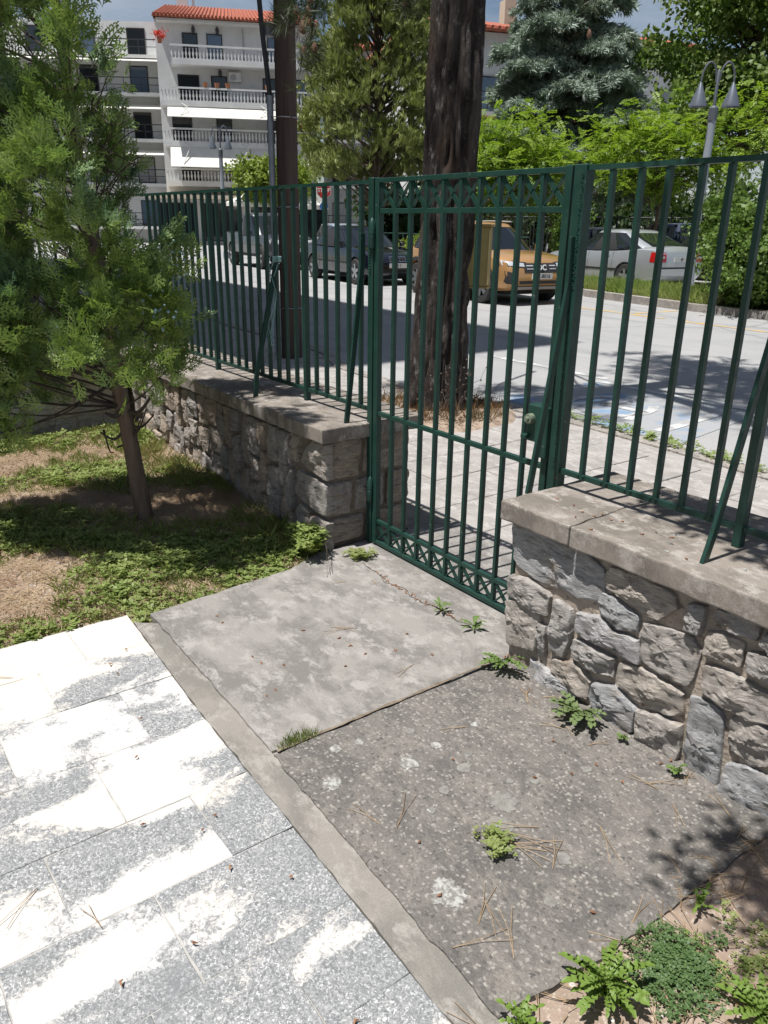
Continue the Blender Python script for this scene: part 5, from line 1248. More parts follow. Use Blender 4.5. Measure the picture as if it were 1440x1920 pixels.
    def common(s, belt=True):
        sp = s.sp; wb = sp['wb']
        for sg in (-1, 1):
            for x in sp['doors']: s.side('door_gap', mat_under, [(x, z) for z in np.linspace(s.I(sp['sill'], 0) + .06, s.I(sp['deck'], x) - .07, 6)], sg, .002, .010)
            for x in sp['handles']: s.side('door_handle', mat_chrome if sp.get('chrome') else s.paint, (x - .09, x + .09, s.I(sp['deck'], x) - .17, s.I(sp['deck'], x) - .145), sg, .022)
            mx = sp['gh'][3] - .28; zz = s.I(sp['deck'], mx)
            link('mirror', bevel_mesh(MB().box(mx - .06, mx + .08, sg * sp['w'] * .95 - .10 * (sg < 0), sg * sp['w'] * .95 + .10 * (sg > 0) + (.0), zz + .0, zz + .14).mesh('mirror'), .03, 2), s.paint, s.t, (0, sg * .06, 0))
    def plate(s, sgn, z, txt, y=0., wd=.50):
        x = s.xf if sgn > 0 else s.xr
        lo, hi = 0., x
        for _ in range(26):
            md = (lo + hi) / 2
            if s.inside(md, y, z): lo = md
            else: hi = md
        p = MB().box(lo + (.004 if sgn > 0 else -.022), lo + (.022 if sgn > 0 else -.004), y - wd / 2, y + wd / 2, z - .055, z + .055).build('number_plate', mat_plate, s.t)
        if txt: link('lettering', text_mesh(txt, .105, .004, .0012), mat_ink, p, (lo + sgn * .0245, y, z - .004), (math.pi / 2, 0, sgn * math.pi / 2))
plan_def = lambda xr, xf: [(xr, .78), (xr + .12, .92), (xr + .45, .985), (xr + 1.0, 1.0), (xf - 1.0, 1.0), (xf - .45, .975), (xf - .14, .86), (xf, .62)]
UD = -8.4
# ---- orange crossover
sp = dict(wb=2.6, r=.335, w=.89, deck=[(-1.96, .62), (-1.93, .92), (-1.75, 1.03), (-.6, 1.0), (.9, .99), (1.05, 1.00), (1.75, .92), (2.0, .83), (2.09, .70), (2.14, .52)], sill=[(-1.96, .46), (-1.85, .30), (-1.5, .25), (1.6, .25), (1.95, .28), (2.14, .40)], gh=(-1.88, -1.55, .30, 1.03, 1.50), doors=(-.85, .05, .92), handles=(-.62, .28), spokes=6, roofw=.72)
sp['plan'] = plan_def(-1.96, 2.14); sp['plan'][-1] = (2.14, .74); sp['plan'][-2] = (2.0, .90)
suv = Car('parked_car', 'orange crossover car parked behind the pine trunk, facing right', (-10.28, 10.29, .046), UD, sp, m_paint('orange_paint', (.47, .262, .105)), alloy=M('dark_alloy', (.16, .165, .17), rough=.4, metal=.5), group='cars parked along the road')
suv.common()
for sg in (-1, 1):
    for xc in (-1.3, 1.3):           # black arch trim
        P = [[(xc + rr_ * math.cos(a), sg * (suv.hw(min(max(xc + rr_ * math.cos(a), -1.9), 2.05), .335 + rr_ * math.sin(a)) + .008), .335 + rr_ * math.sin(a)) for rr_ in (.39, .47)] for a in np.linspace(-.1, math.pi + .1, 22)]
        suv.patch('arch_trim', mat_trim, P)
    suv.side('sill_trim', mat_trim, (-.85, .85, .26, .38), sg, .008)
    suv.end('headlamp', mat_headl, sg * .40, sg * .80, .735, .80, 1, .010, 8, .76, .85); suv.end('headlamp_edge', mat_trim, sg * .33, sg * .82, .715, .815, 1, .006, 8, .74, .865)
    suv.end('fog_surround', mat_trim, sg * .60, sg * .80, .40, .60, 1, .007, 6, .42, .66)
    suv.end('tail_lamp', mat_tail, sg * .55, sg * .78, .80, .92, -1)
    suv.side('roof_rail', mat_trim, (-1.3, .1, .97, .975), sg, .0) if False else None
    MB().tube([(x, sg * .62, 1.585 - .02 * abs(x + .6)) for x in np.linspace(-1.4, .2, 8)], .016, 6).build('roof_rail', mat_skid, suv.t)
gr = suv.end('grille', mat_trim, -.42, .42, .62, .80, 1, .007, 11)
for sg in (-1, 1):
    for k, z in enumerate((.745, .685)): suv.end('grille_bar', mat_headl, sg * .20, sg * .36, z, z + .018, 1, .014, 4, parent=gr)
lo = suv.xf
link('emblem', text_mesh('DC', .15, .006, .004), M('emblem_white', (.66, .67, .68), rough=.3), gr, (suv.xf - .015, 0, .715), (math.pi / 2 - .25, 0, math.pi / 2))
suv.end('lower_grille', mat_trim, -.55, .55, .36, .47, 1, .008, 11); suv.end('skid_plate', mat_skid, -.62, .62, .295, .35, 1, .012, 11); suv.plate(1, .555, 'AZ-8016')
# ---- black sedan
sp = dict(wb=2.73, r=.318, w=.872, deck=[(-2.33, .58), (-2.30, .86), (-2.12, .95), (-1.4, .96), (.6, .915), (.95, .92), (1.75, .82), (2.02, .72), (2.11, .62), (2.14, .46)], sill=[(-2.33, .42), (-2.2, .28), (-1.9, .20), (1.8, .20), (2.05, .22), (2.14, .32)], gh=(-1.78, -.92, .05, .90, 1.375), doors=(-.88, .02, .90), handles=(-.68, .22), pillars=((32, 43), (86, 94), (124, 150)), roofw=.70)
sp['plan'] = plan_def(-2.33, 2.14)
bmw = Car('parked_car', 'black sedan parked between the wooden pole and the gate', (-15.72, 10.87, .053), UD, sp, m_paint('black_paint', (.006, .008, .014), .0, .10), group='cars parked along the road')
bmw.common()
for sg in (-1, 1):
    bmw.end('headlamp', mat_headl, sg * .42, sg * .74, .60, .70, 1, .010, 7, .61, .70); bmw.end('kidney_frame', mat_chrome, sg * .03, sg * .24, .585, .715, 1, .009, 5); bmw.end('kidney_grille', mat_under, sg * .045, sg * .225, .60, .70, 1, .014, 5); bmw.end('tail_lamp', mat_tail, sg * .5, sg * .78, .68, .82, -1)
    bmw.side('rub_strip', mat_trim, (-.9, .9, .50, .54), sg, .008)
bmw.end('lower_grille', mat_under, -.5, .5, .30, .40, 1, .008, 9); bmw.plate(1, .49, 'ZI 1'); bmw.end('badge', mat_chrome, -.035, .035, .735, .765, 1, .006, 4)
# ---- dark grey pickup
sp = dict(wb=3.0, r=.385, w=.90, deck=[(-2.60, .75), (-2.57, 1.13), (-.95, 1.14), (-.8, 1.10), (1.05, 1.08), (1.25, 1.10), (2.2, 1.02), (2.38, .90), (2.45, .66)], sill=[(-2.6, .60), (-2.4, .48), (-1.9, .42), (2.0, .42), (2.3, .42), (2.45, .50)], gh=(-.90, -.72, .42, 1.18, 1.74), doors=(-.6, .28, 1.15), handles=(-.4, .5), roofw=.80, pillars=((30, 42), (86, 94), (136, 152)))
sp['plan'] = plan_def(-2.6, 2.45); sp['plan'][0] = (-2.6, .92)
pk = Car('pickup_truck', 'dark grey double cab pickup parked left of the wooden pole', (-23.06, 11.99, .055), UD, sp, m_paint('dark_grey_paint', (.060, .064, .070), .4, .35), group='cars parked along the road', cat='pickup')
pk.common()
MB().box(-2.5, -1.0, -.72, .72, 1.1405, 1.165).build('bed_liner', mat_under, pk.t)
for sg in (-1, 1):
    MB().tube([(-1.0, sg * .6, 1.15), (-1.05, sg * .58, 1.6), (-1.0, 0, 1.66)], .03, 6).build('roll_bar', mat_chrome, pk.t)
    pk.end('headlamp', mat_headl, sg * .5, sg * .78, .82, .95, 1, .01, 6); pk.end('tail_lamp', mat_tail, sg * .74, sg * .84, .8, 1.05, -1)
    pk.side('side_step', mat_trim, (-1.0, 1.0, .40, .45), sg, .05)
    pk.side('side_light', mat_tail, (1.28, 1.38, .86, .91), sg, .008)
pk.end('grille', mat_chrome, -.42, .42, .76, .93, 1, .009, 9); pk.end('grille_slot', mat_under, -.38, .38, .79, .825, 1, .014, 9); pk.end('grille_slot', mat_under, -.38, .38, .86, .90, 1, .014, 9); pk.plate(1, .64, None)
# ---- silver sedan beyond the verge
sp = dict(wb=2.52, r=.315, w=.866, deck=[(-2.28, .58), (-2.26, .90), (-2.16, 1.03), (-1.7, 1.04), (-1.0, .985), (.6, .94), (1.0, .93), (1.75, .82), (2.05, .70), (2.15, .60), (2.20, .46)], sill=[(-2.28, .38), (-2.15, .26), (-1.85, .21), (1.8, .21), (2.05, .22), (2.2, .32)], gh=(-2.02, -.98, .08, .98, 1.385), doors=(-.80, .10, .98), handles=(-.60, .30), chrome=1, pillars=((32, 42), (86, 92), (122, 152)), roofw=.72)
sp['plan'] = plan_def(-2.28, 2.20); sp['plan'][0] = (-2.28, .86); sp['plan'][1] = (-2.16, .95)
sv = Car('parked_car', 'silver sedan with red tail lamps beyond the grass verge', (-11.1, 15.98, .055), 180 + UD, sp, m_paint('silver_paint', (.46, .48, .50), .5, .30), group='cars parked along the road')
sv.common()
for sg in (-1, 1):
    sv.end('tail_lamp', mat_tail, sg * .52, sg * .80, .70, .93, -1, .010, 6, .70, .93); sv.end('lamp_lens', mat_headl, sg * .58, sg * .76, .79, .84, -1, .015, 4)
    sv.side('tail_lamp_side', mat_tail, (-2.20, -2.04, .70, .93), sg, .006)
    sv.side('rub_strip', mat_trim, (-1.0, 1.1, .46, .51), sg, .008)
    sv.end('headlamp', mat_headl, sg * .45, sg * .76, .62, .74, 1)
sv.end('bumper_strip', mat_trim, -.74, .74, .545, .585, -1, .010, 11); sv.plate(-1, .76, 'IP'); sv.end('boot_handle', mat_chrome, -.3, .3, .845, .87, -1, .012, 6)
# ---- cars farther back
def simple(name, label, loc, deg, paint, kind):
    sp = dict(wb=2.5, r=.31, w=.85, sill=[(-2.05, .42), (-1.9, .26), (-1.6, .22), (1.6, .22), (1.85, .24), (2.0, .36)], doors=(-.8, .1, .95), handles=(-.6, .3))
    if kind == 'hatch': sp.update(deck=[(-2.05, .60), (-2.02, .92), (-1.85, 1.0), (.8, .95), (1.0, .95), (1.7, .82), (1.95, .66), (2.0, .48)], gh=(-1.95, -1.5, .2, 1.0, 1.45))
    elif kind == 'suv': sp.update(deck=[(-2.05, .70), (-2.02, 1.02), (-1.85, 1.08), (.8, 1.04), (1.0, 1.04), (1.75, .95), (1.95, .78), (2.0, .55)], gh=(-1.98, -1.7, .2, .95, 1.62))
    else: sp.update(deck=[(-2.05, .58), (-2.02, .9), (-1.85, .98), (-1.3, .96), (.7, .92), (.95, .92), (1.7, .80), (1.95, .64), (2.0, .48)], gh=(-1.6, -.85, .1, .92, 1.40))
    sp['plan'] = plan_def(-2.05, 2.0); c = Car(name, label, loc, deg, sp, paint, group='cars parked along the road'); c.common()
    for sg in (-1, 1): c.end('headlamp', mat_headl, sg * .42, sg * .72, .62, .74, 1); c.end('tail_lamp', mat_tail, sg * .5, sg * .76, .72, .88, -1)
    c.plate(1, .5, None); c.plate(-1, .72, None); return c
simple('parked_car', 'dark car standing close behind the silver sedan', (-9.9, 18.5, .055), 180 + UD, m_paint('maroon_black_paint', (.018, .010, .012)), 'sedan')
simple('parked_car', 'light grey hatchback left of the stop sign post', (-26.3, 17.4, .055), UD - 6, m_paint('light_grey_paint', (.30, .34, .40)), 'hatch')
simple('parked_car', 'white car seen just left of the gate, behind the black sedan', (-25.2, 20.2, .055), UD + 60, m_paint('white_paint', (.62, .63, .64), .05), 'hatch')
simple('parked_car', 'dark blue car seen between the bars right of the gate', (-16.2, 25.3, .055), 160, m_paint('navy_paint', (.015, .025, .06)), 'suv')
simple('parked_car', 'white car seen above the silver sedan roof', (-20.6, 26.0, .055), 165, m_paint('white_paint', (.60, .61, .62), .05), 'hatch')

# ================================================================== small growth and litter
def pr_blades(seed, n=7, L=.09, w=.004, lean=.5):
    r = random.Random(seed); S_ = []
    for i in range(n):
        a = r.uniform(0, 6.283); q = lean * r.uniform(.2, 1); l = L * r.uniform(.5, 1.15); b = np.array((r.gauss(0, .012), r.gauss(0, .012), 0)); d = np.array((q * math.cos(a), q * math.sin(a), 1.))
        S_.append((b, d, (math.sin(a), -math.cos(a), .1), l, w))
    return proto_from(S_)
def pr_clover(seed, n=11, R=.045, h=.035, l=.022, w=.017):
    r = random.Random(seed); S_ = []
    for i in range(n):
        a = r.uniform(0, 6.283); q = R * math.sqrt(r.random()); c = np.array((q * math.cos(a), q * math.sin(a), h * r.uniform(.3, 1.1)))
        b0 = r.uniform(0, 6.283)
        for k in range(3):
            bb = b0 + k * 2.094; S_.append((c, (math.cos(bb), math.sin(bb), r.uniform(-.1, .45)), (0, 0, 1), l * r.uniform(.8, 1.2), w))
    return proto_from(S_)
Zup = np.array((0, 0, 1.))
def scatter(pts, protos, sc=(.7, 1.2), tilt=.15):
    pts = np.array(pts); n = len(pts); D = np.tile(Zup, (n, 1)) + rg.normal(size=(n, 3)) * tilt
    return instances(protos, rg.integers(0, len(protos), n), frames(D, rg.uniform(0, 6.28, n)), pts, rg.uniform(sc[0], sc[1], n))
q = random.Random(99)
def edge_x(y): return .085 + .02 * fbm(y * 9, 1, 1, 3) if y > -1.25 else .035 + .03 * fbm(y * 7, 3, 1, 3)
cl, gr_, dry = [], [], []
for _ in range(26000):
    x = q.uniform(-2.62, .12); y = q.uniform(-2.6, -.24)
    if x > edge_x(y) - (.0 if q.random() < .15 else .04): continue
    if y > -.50 and x > -.10 and q.random() < .6: continue
    m = fbm(x * 1.7 + 3, y * 1.7, 5.1, 4) + (.28 if x > -.55 else 0) + (.15 if y < -1.1 else 0)
    z = soil_h(x, y)
    bare = math.hypot(x + .75, y + .62) < .42
    if q.random() < min(.62, max(0., (m - (.02 if not bare else .4)) * .75)) and len(cl) < 3000: cl.append((x, y, z))
    elif m > -.12 and q.random() < .34 and len(gr_) < 4200: gr_.append((x, y, z))
    elif q.random() < .5 and len(dry) < 9000: dry.append((x, y, z + .006))
mat_clover = leaf_mat('weed_leaves', (.175, .240, .058), (.31, .375, .125), (.29, .32, .12), trans=.38, patch=3.)
mat_grass = leaf_mat('grass_blades', (.15, .21, .045), (.30, .34, .11), (.33, .29, .14), trans=.35, patch=2.5)
mat_straw = leaf_mat('dry_straw', (.30, .20, .12), (.48, .37, .24), (.24, .14, .08), trans=.1, patch=4.)
o = link('ground_cover', np_mesh('ground_cover', *scatter(cl, [pr_clover(k, 9, .042, .028, .017, .013) for k in range(5)], (.5, 1.25))), mat_clover); tag(o, 'low leafy green weeds covering the soil under the juniper', 'weeds', kind='stuff')
o = link('grass', np_mesh('grass', *scatter(gr_, [pr_blades(k, 8, .05, .0042, 1.0) for k in range(5)], (.5, 1.4))), mat_grass); tag(o, 'sparse grass blades growing among the weeds by the left wall', 'grass', kind='stuff')
def pr_straw(seed, n=5):
    r = random.Random(seed); return proto_from([((r.uniform(-.03, .03), r.uniform(-.03, .03), r.uniform(0, .006)), (math.cos(a), math.sin(a), r.uniform(-.03, .08)), (0, 0, 1), r.uniform(.025, .09), .0028) for a in [r.uniform(0, 6.283) for _ in range(n)]])
o = link('leaf_litter', np_mesh('leaf_litter', *scatter(dry, [pr_straw(k) for k in range(5)], (.7, 1.3), .08)), mat_straw); tag(o, 'brown dry straw and needles strewn over the garden soil', 'litter', kind='stuff')
# taller grass along the foot of the left wall
tall = [(q.uniform(-2.6, -1.2), q.uniform(-.5, -.29)) for _ in range(90)] + [(q.uniform(-.75, -.05), q.uniform(-.42, -.29)) for _ in range(14)]
o = link('grass', np_mesh('grass', *scatter([(x, y, soil_h(x, y)) for x, y in tall], [pr_blades(k, 10, .10, .006, 1.1) for k in range(4)], (.6, 1.3))), mat_grass); tag(o, 'bright grass tufts along the foot of the left stone wall', 'grass', kind='stuff')
# verge grass
vg = []
while len(vg) < 5200:
    x = q.uniform(-11.5, -4.6); yf = np.interp(x, [p[0] for p in isl[:5]], [p[1] for p in isl[:5]]) + .2; yb_ = np.interp(x, [-24, -8.7, -6.5, -4.0], [16.2, 14.15, 13.95, 13.6]) - .05
    y = q.uniform(yf, yb_)
    if fbm(x * 1.3, y * 1.3, 2, 3) + (.2 if x < -6.5 else -.12) > -.15: vg.append((x, y, .17))
o = link('verge_grass', np_mesh('verge_grass', *scatter(vg, [pr_blades(k + 9, 8, .30, .018, 1.15) for k in range(4)], (.45, 1.15))), leaf_mat('verge_blades', (.19, .29, .07), (.38, .46, .13), (.40, .40, .18), trans=.4, patch=1.2)); tag(o, 'long green grass on the verge in front of the silver sedan', 'grass', kind='stuff')
# dry weeds round the pine foot
dw = [(-2.15 + (r_ := q.uniform(.28, .62)) * math.cos(a := q.uniform(0, 6.283)), 2.2 + r_ * math.sin(a), .02) for _ in range(420)]
o = link('dry_weeds', np_mesh('dry_weeds', *scatter(dw, [pr_blades(k + 20, 8, .16, .005, 1.1) for k in range(4)], (.4, 1.2), .3)), leaf_mat('dry_stalks', (.12, .065, .028), (.25, .15, .07), (.09, .08, .03), trans=.15, patch=5.)); tag(o, 'brown dry weeds round the foot of the pine trunk', 'weeds', kind='stuff')
tw = MB()
for k in range(16):
    x0, y0 = -1.82 + q.uniform(-.2, .15), 2.1 + q.uniform(-.3, .2); p = [(x0, y0, .02)]
    for i in range(5): p.append((p[-1][0] + q.uniform(-.06, .09), p[-1][1] + q.uniform(-.04, .09), p[-1][2] + q.uniform(.04, .11)))
    tw.tube(p, list(np.linspace(.004, .0015, 6)), 4)
    for b_ in p[3:]: tw.lathe([(.0005, -.01), (.010, 0), (.0005, .01)], (b_[0] + .01, b_[1], b_[2]), 5)
tag(tw.build('dead_thistle', mat_twig), 'dead brown thistle stalks to the right of the pine trunk', 'plant')
kw = [(x, np.interp(x, [p[0] for p in pedge], [p[1] for p in pedge]) + q.uniform(-.05, .05), -.01) for x in [q.uniform(-1.5, .9) for _ in range(120)]]
o = link('kerb_weeds', np_mesh('kerb_weeds', *scatter(kw, [pr_clover(k + 3, 6, .04, .05, .03, .02) for k in range(3)], (.4, 1.1), .2)), mat_clover); tag(o, 'small weeds in the gap between pavement and road', 'weeds', kind='stuff')

# ---- single weeds
def leaf_mesh(name, L, W, lobes, arch, seed, mat):
    r = random.Random(seed); V, F = [], []; n = 26
    for i in range(n + 1):
        t = i / n; env = math.sin(math.pi * min(1, t * .93 + .05)) ** .8 * (.35 + .65 * min(1, t * 1.6)); saw = 1 - (.78 * abs(((t * lobes) % 1) - .5) * 2 if lobes else 0) * (t < .88)
        w = W / 2 * max(.06, env * saw); z = arch * L * (math.sin(t * 2.2) * .55 - .35 * t * t) + .004; x = L * t * (1 - .06 * t)
        back = .5 * W * (1 - saw)
        V += [(x - back, -w, z + .15 * w + r.uniform(-.002, .002)), (x, 0, z - .05 * W), (x - back, w, z + .15 * w + r.uniform(-.002, .002))]
    for i in range(n):
        b = i * 3; F += [(b, b + 1, b + 4, b + 3), (b + 1, b + 2, b + 5, b + 4)]
    me = np_mesh(name, np.array(V), np.array(F), True); me.materials.append(mat); return me
mat_dand = leaf_mat('dandelion_leaf', (.105, .175, .040), (.175, .260, .075), trans=.3, rough=.55); mat_dand2 = leaf_mat('dusty_leaf', (.120, .170, .065), (.19, .25, .10), trans=.25, rough=.6); mat_lett = leaf_mat('thistle_leaf', (.12, .21, .035), (.22, .32, .07), trans=.35, rough=.45)
def rosette(name, label, cat, loc, n, R, W, lobes, mat, seed, arch=.45, up=.25, fan=None):
    r = random.Random(seed); t = thing(name, label, cat, loc)
    ms = [leaf_mesh('leaf', R, W, lobes, arch * r.uniform(.7, 1.3), seed + k, mat) for k in range(3)]
    for i in range(n):
        a = (i * 2.399 + r.uniform(-.3, .3)) if fan is None else fan[0] + (fan[1] - fan[0]) * (i + r.random()) / n
        o = link('leaf', ms[i % 3], None, t, (0, 0, .003 + .0015 * i), (r.uniform(-.2, .2), -r.uniform(0, up) - up * .4 * (i / n), a)); s = r.uniform(.6, 1.1); o.scale = (s, s, s)
    return t
rosette('dandelion', 'toothed green weed at the corner of the right wall', 'weed', (1.22, -.300, .006), 17, .105, .028, 6, mat_dand, 3, .4, .4, (-3.3, .3))
rosette('dandelion', 'largest toothed weed at the foot of the right wall', 'weed', (1.58, -.305, .006), 17, .13, .036, 6, mat_dand2, 4, .35, .3, (-3.4, .2))
rosette('dandelion', 'small green weed on the smooth slab nearest the gate lock side', 'weed', (.94, -.2, .009), 9, .07, .018, 0, mat_dand, 5, .4, .3)
rosette('dandelion', 'tiny green weed in the crack of the smooth slab', 'weed', (.75, -.21, .009), 10, .06, .014, 0, mat_dand, 6, .4, .4)
rosette('dandelion', 'tiny yellowish weed below the upright stone of the right wall', 'weed', (1.93, -.305, .006), 10, .04, .026, 3, mat_dand, 8, .5, .8, (-3.2, .1))
rosette('dandelion', 'tiny yellowish weed at the wall foot near the largest toothed weed', 'weed', (1.735, -.30, .006), 8, .032, .02, 3, mat_dand, 9, .5, .8, (-3.2, .1))
rosette('sow_thistle', 'big pale green thistle at the lower right corner of the rough slab', 'weed', (2.25, -1.04, .0), 30, .108, .030, 8, mat_lett, 11, .4, .35)
rosette('sow_thistle', 'green thistle at the bottom right corner of the picture', 'weed', (2.47, -.83, .0), 20, .10, .03, 7, mat_lett, 12, .45, .5)
rosette('sow_thistle', 'small green thistle at the bottom end of the concrete border', 'weed', (2.20, -1.235, .0), 12, .075, .024, 5, mat_lett, 13, .5, .6)
rosette('sow_thistle', 'slim upright green weed in the gravel at the slab edge', 'weed', (2.235, -.68, .0), 9, .06, .016, 4, mat_lett, 14, .6, 1.1)
def tuft(name, label, cat, pts, protos, mat, sc=(.7, 1.2), tilt=.2):
    V, F = scatter(pts, protos, sc, tilt); c = np.array(pts).mean(0); o = link(name, np_mesh(name, V - c, F), mat); o.location = c; return tag(o, label, cat)
tuft('clover_clump', 'round leafy clover clump growing out of the rough slab', 'weed', [(1.815 + q.gauss(0, .024), -.925 + q.gauss(0, .02), .006) for _ in range(16)], [pr_clover(k, 7, .018, .035, .011, .009) for k in range(4)], mat_clover)
tuft('moss_grass', 'short yellow grass tuft where the two slabs meet the border', 'grass', [(1.15 + q.gauss(0, .008), -1.12 + q.gauss(0, .03), .008) for _ in range(46)], [pr_blades(k, 7, .035, .0025, .6) for k in range(3)], mat_grass)
tuft('creeping_weed', 'dense mat of tiny green leaves beside the big thistle', 'weed', [(2.30 + q.gauss(0, .045), -.86 + q.gauss(0, .055), .004) for _ in range(190)], [pr_clover(k + 40, 8, .02, .02, .008, .006) for k in range(4)], leaf_mat('mat_leaves', (.06, .115, .035), (.12, .19, .07), trans=.25))
tuft('creeping_weed', 'thin scattered mat of tiny leaves on the gravel, right of the dense mat', 'weed', [(2.44 + q.gauss(0, .07), -.70 + q.gauss(0, .07), .006) for _ in range(60)], [pr_clover(k + 40, 8, .02, .02, .008, .006) for k in range(4)], mat_clover)
tuft('wall_foot_weed', 'leafy green weed at the corner of the left wall', 'weed', [(-.08 + q.gauss(0, .05), -.33 + q.gauss(0, .03), .0 + q.uniform(0, .09)) for _ in range(44)], [pr_clover(k, 9, .04, .06, .026, .017) for k in range(4)], mat_clover)
tuft('wall_foot_weed', 'low green weed on the slab beside the left gate post', 'weed', [(.10 + q.gauss(0, .035), -.17 + q.gauss(0, .02), .009) for _ in range(16)], [pr_clover(k, 7, .03, .03, .018, .013) for k in range(4)], mat_clover)
st = MB()
for k in range(3):
    a = q.uniform(-.6, .6); p0 = (.0 + q.uniform(-.02, .03), -.30, .02)
    st.tube([p0, (p0[0] + .05 * math.cos(a), p0[1] - .02, .12), (p0[0] + .13, p0[1] - .06 + .03 * a, .05), (p0[0] + .20, p0[1] - .10 + .05 * a, .012)], .0008, 4)
tag(st.build('dry_stalks', mat_twig), 'thin dry stalks leaning out from the corner of the left wall', 'plant')

# ---- pebbles, needles, bud scales
pb = MB(); pcs = []
def pebble(x, y, z, r):
    a = q.uniform(0, 3); n = 6; b = len(pb.v); pr = [(.001, -r * .3), (r * .8, -r * .1), (r, r * .25), (r * .55, r * .55), (.001, r * .6)]
    sx = q.uniform(.7, 1.3)
    k0 = len(pb.v); pb.lathe(pr, (0, 0, 0), n)
    for i in range(k0, len(pb.v)):
        v = pb.v[i]; u = v[0] * sx * q.uniform(.85, 1.15); w = v[1] / sx * q.uniform(.85, 1.15); pb.v[i] = (x + u * math.cos(a) - w * math.sin(a), y + u * math.sin(a) + w * math.cos(a), z + v[2])
for _ in range(1100):
    x = q.uniform(2.16, 2.95); y = q.uniform(-1.35, -.3)
    if q.random() < .7 * max(0, fbm(x * 5, y * 5, 7, 3) + .45): pebble(x, y, gsoil_h(x, y), q.choice((.003, .004, .004, .006, .009)))
for _ in range(260): x = q.uniform(-.9, -.05); y = q.uniform(-2.2, -1.3); pebble(x, y, soil_h(x, y), q.choice((.004, .006, .008)))
for _ in range(70): x = q.uniform(1.2, 2.15); y = q.uniform(-1.2, -.3); pebble(x, y, .005, q.choice((.0018, .0022, .003)))
mpb = leaf_mat('pebble_stone', (.62, .58, .54), (.30, .26, .23), (.42, .38, .34), trans=0., rough=.8, patch=20)
o = pb.build('pebbles', mpb, None, True); tag(o, 'small pale pebbles scattered on the gravel beside the rough slab', 'pebbles', kind='stuff')
nd = MB(); 
def needle(x, y, z, a, L, two=True):
    for s_ in ((-.09, .09) if two else (0,)):
        p = [(x, y, z + .001), (x + L * .5 * math.cos(a + s_ * .5) , y + L * .5 * math.sin(a + s_ * .5), z + .006), (x + L * math.cos(a + s_ * 1.3), y + L * math.sin(a + s_ * 1.3), z + .002)]
        nd.tube(p, .0008, 4, cap=False)
for _ in range(11): needle(q.uniform(1.2, 2.1), q.uniform(-1.15, -.33), .0065, q.uniform(0, 6.283), q.uniform(.06, .13))
for _ in range(5): needle(q.uniform(.2, 1.1), q.uniform(-1.1, -.1), .0095, q.uniform(0, 6.283), q.uniform(.05, .11))
for _ in range(6): needle(q.uniform(.1, 2.1), q.uniform(-2.0, -1.35), .006, q.uniform(0, 6.283), q.uniform(.06, .13))
for _ in range(330):
    x = q.uniform(2.17, 2.9); y = q.uniform(-1.3, -.3); needle(x, y, gsoil_h(x, y) + .006, q.uniform(0, 6.283), q.uniform(.06, .14))
for _ in range(14): needle(q.uniform(1.3, 2.2), q.uniform(-.42, -.30), .007, q.uniform(0, 6.283), q.uniform(.05, .12))
for x, y, a in ((2.08, -1.13, 2.5), (1.98, -1.22, 1.2), (1.79, -.88, .5), (1.80, -.90, .2), (1.83, -.90, .9), (1.62, -1.1, 2.2)): needle(x, y, .008, a, .14)
o = nd.build('pine_needles', leaf_mat('dry_needles', (.27, .18, .105), (.40, .30, .19), trans=0., rough=.8)); tag(o, 'dry brown pine needles lying on slabs and gravel', 'litter', kind='stuff')
bd_ = MB()
for _ in range(46):
    x = q.uniform(.15, 2.15); y = q.uniform(-1.9, -.12); z = .01
    if -1.35 < y < -1.18: continue
    a = q.uniform(0, 6.283); L = q.uniform(.008, .02); bd_.tube([(x, y, z), (x + L * .5 * math.cos(a), y + L * .5 * math.sin(a), z + .004), (x + L * math.cos(a + .5), y + L * math.sin(a + .5), z)], [.0012, .0032, .001], 5)
for k in range(26):
    x = .30 + .55 * k / 25; bd_.tube([(x, -.165 - .05 * math.sin(x * 3) + q.gauss(0, .006), .012), (x + q.uniform(-.02, .02), -.165 - .05 * math.sin(x * 3) + q.gauss(0, .012), .016)], .0022, 4)
for _ in range(14):
    x = q.uniform(1.2, 2.2); y = q.uniform(-.26, .0); bd_.tube([(x, y, ZC + .003), (x + .012, y + q.uniform(-.01, .01), ZC + .005)], [.001, .0025], 5)
o = bd_.build('bud_scales', leaf_mat('brown_bits', (.20, .085, .045), (.34, .17, .09), trans=0., rough=.8)); tag(o, 'small reddish brown bud scales scattered on the paving', 'litter', kind='stuff')
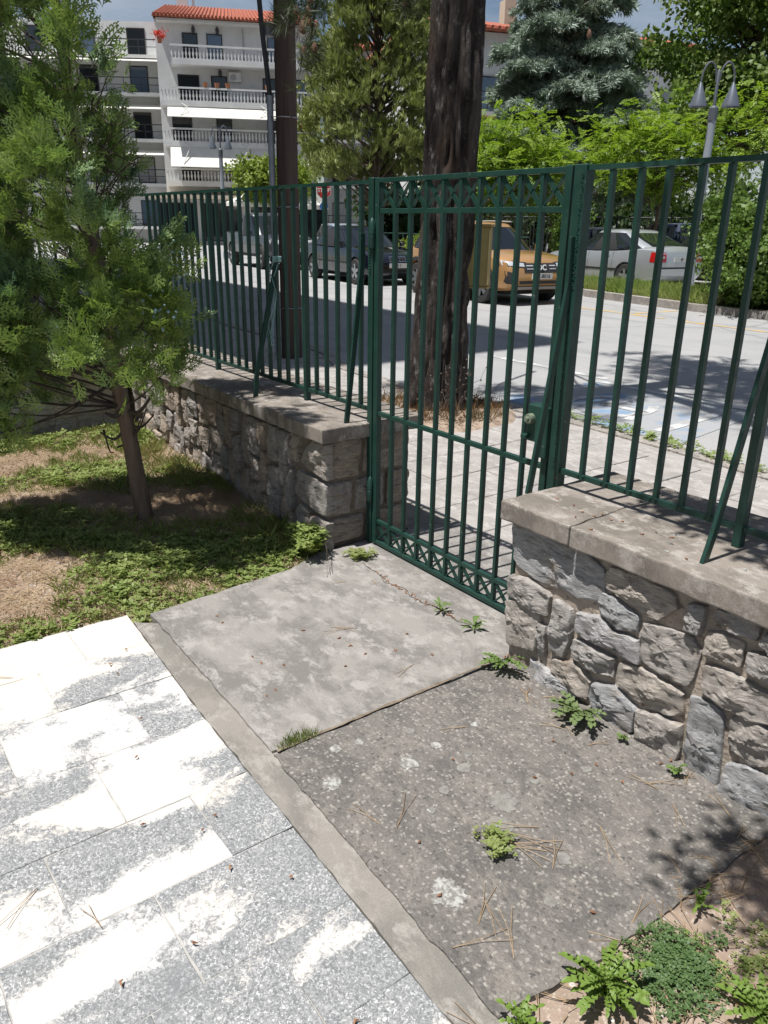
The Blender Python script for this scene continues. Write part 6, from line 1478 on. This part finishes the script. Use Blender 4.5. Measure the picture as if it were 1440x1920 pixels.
# pale flakes of old paint and droppings on the right wall cap
fl = MB()
for _ in range(34):
    x = q.uniform(1.55, 2.2); y = q.uniform(-.24, -.03); r = q.uniform(.003, .010); a0 = q.uniform(0, 6)
    fl.prism([(x + r * q.uniform(.5, 1.2) * math.cos(a0 + k * .9), y + r * .6 * q.uniform(.5, 1.2) * math.sin(a0 + k * .9)) for k in range(7)], ZC + .0012, ZC + .0028, axes='xy')
o = fl.build('paint_flakes', mat_lich[0]); tag(o, 'pale flakes lying on the right wall cap', 'litter', kind='stuff')
# ---- garden tree behind the photographer; a few of its twigs shade the right wall
gt_ = thing('garden_tree', 'garden tree behind the viewpoint whose twigs shade the right wall', 'tree', (5.2, -3.4, 0))
MB().tube([(0, 0, 0), (-.1, .1, 1.5), (-.3, .2, 3.0), (-.6, .4, 4.6)], [.13, .11, .09, .05], 10).build('trunk', mat_bark, gt_, True)
lb = MB(); P = []
for tx_, ty_, tz_, n_, s_ in ((2.24, -1.50, 3.2, 70, .10), (2.40, -1.47, 3.25, 90, .12), (2.6, -1.5, 3.3, 90, .16), (1.62, -.70, 3.3, 12, .08), (1.95, -.85, 3.3, 22, .10), (2.25, -.80, 3.35, 60, .14), (1.45, -.68, 3.3, 60, .09), (1.68, -.68, 3.3, 80, .10), (1.9, -.66, 3.3, 90, .10), (2.15, -.66, 3.3, 90, .11), (2.4, -.68, 3.3, 90, .12), (2.9, -1.4, 3.4, 120, .25)):
    e = np.array((tx_ - 5.2, ty_ + 3.4, tz_)); lb.tube(smooth_path([(-.3, .2, 2.9), e * .5 + np.array((-.1, .1, 1.75)), e], 5), list(np.linspace(.03, .006, 11)), 5)
    P += [e + np.array((q.gauss(0, s_), q.gauss(0, s_), q.gauss(0, .08))) for _ in range(n_)]
lb.build('branches', mat_bark, gt_, True)
P = np.array(P); n = len(P); foliage('foliage', instances([pr_leaves(k, 7, .07, .06, .035) for k in range(3)], rg.integers(0, 3, n), frames(unit(n), rg.uniform(0, 6, n)), P, np.ones(n)), mat_bush, gt_)
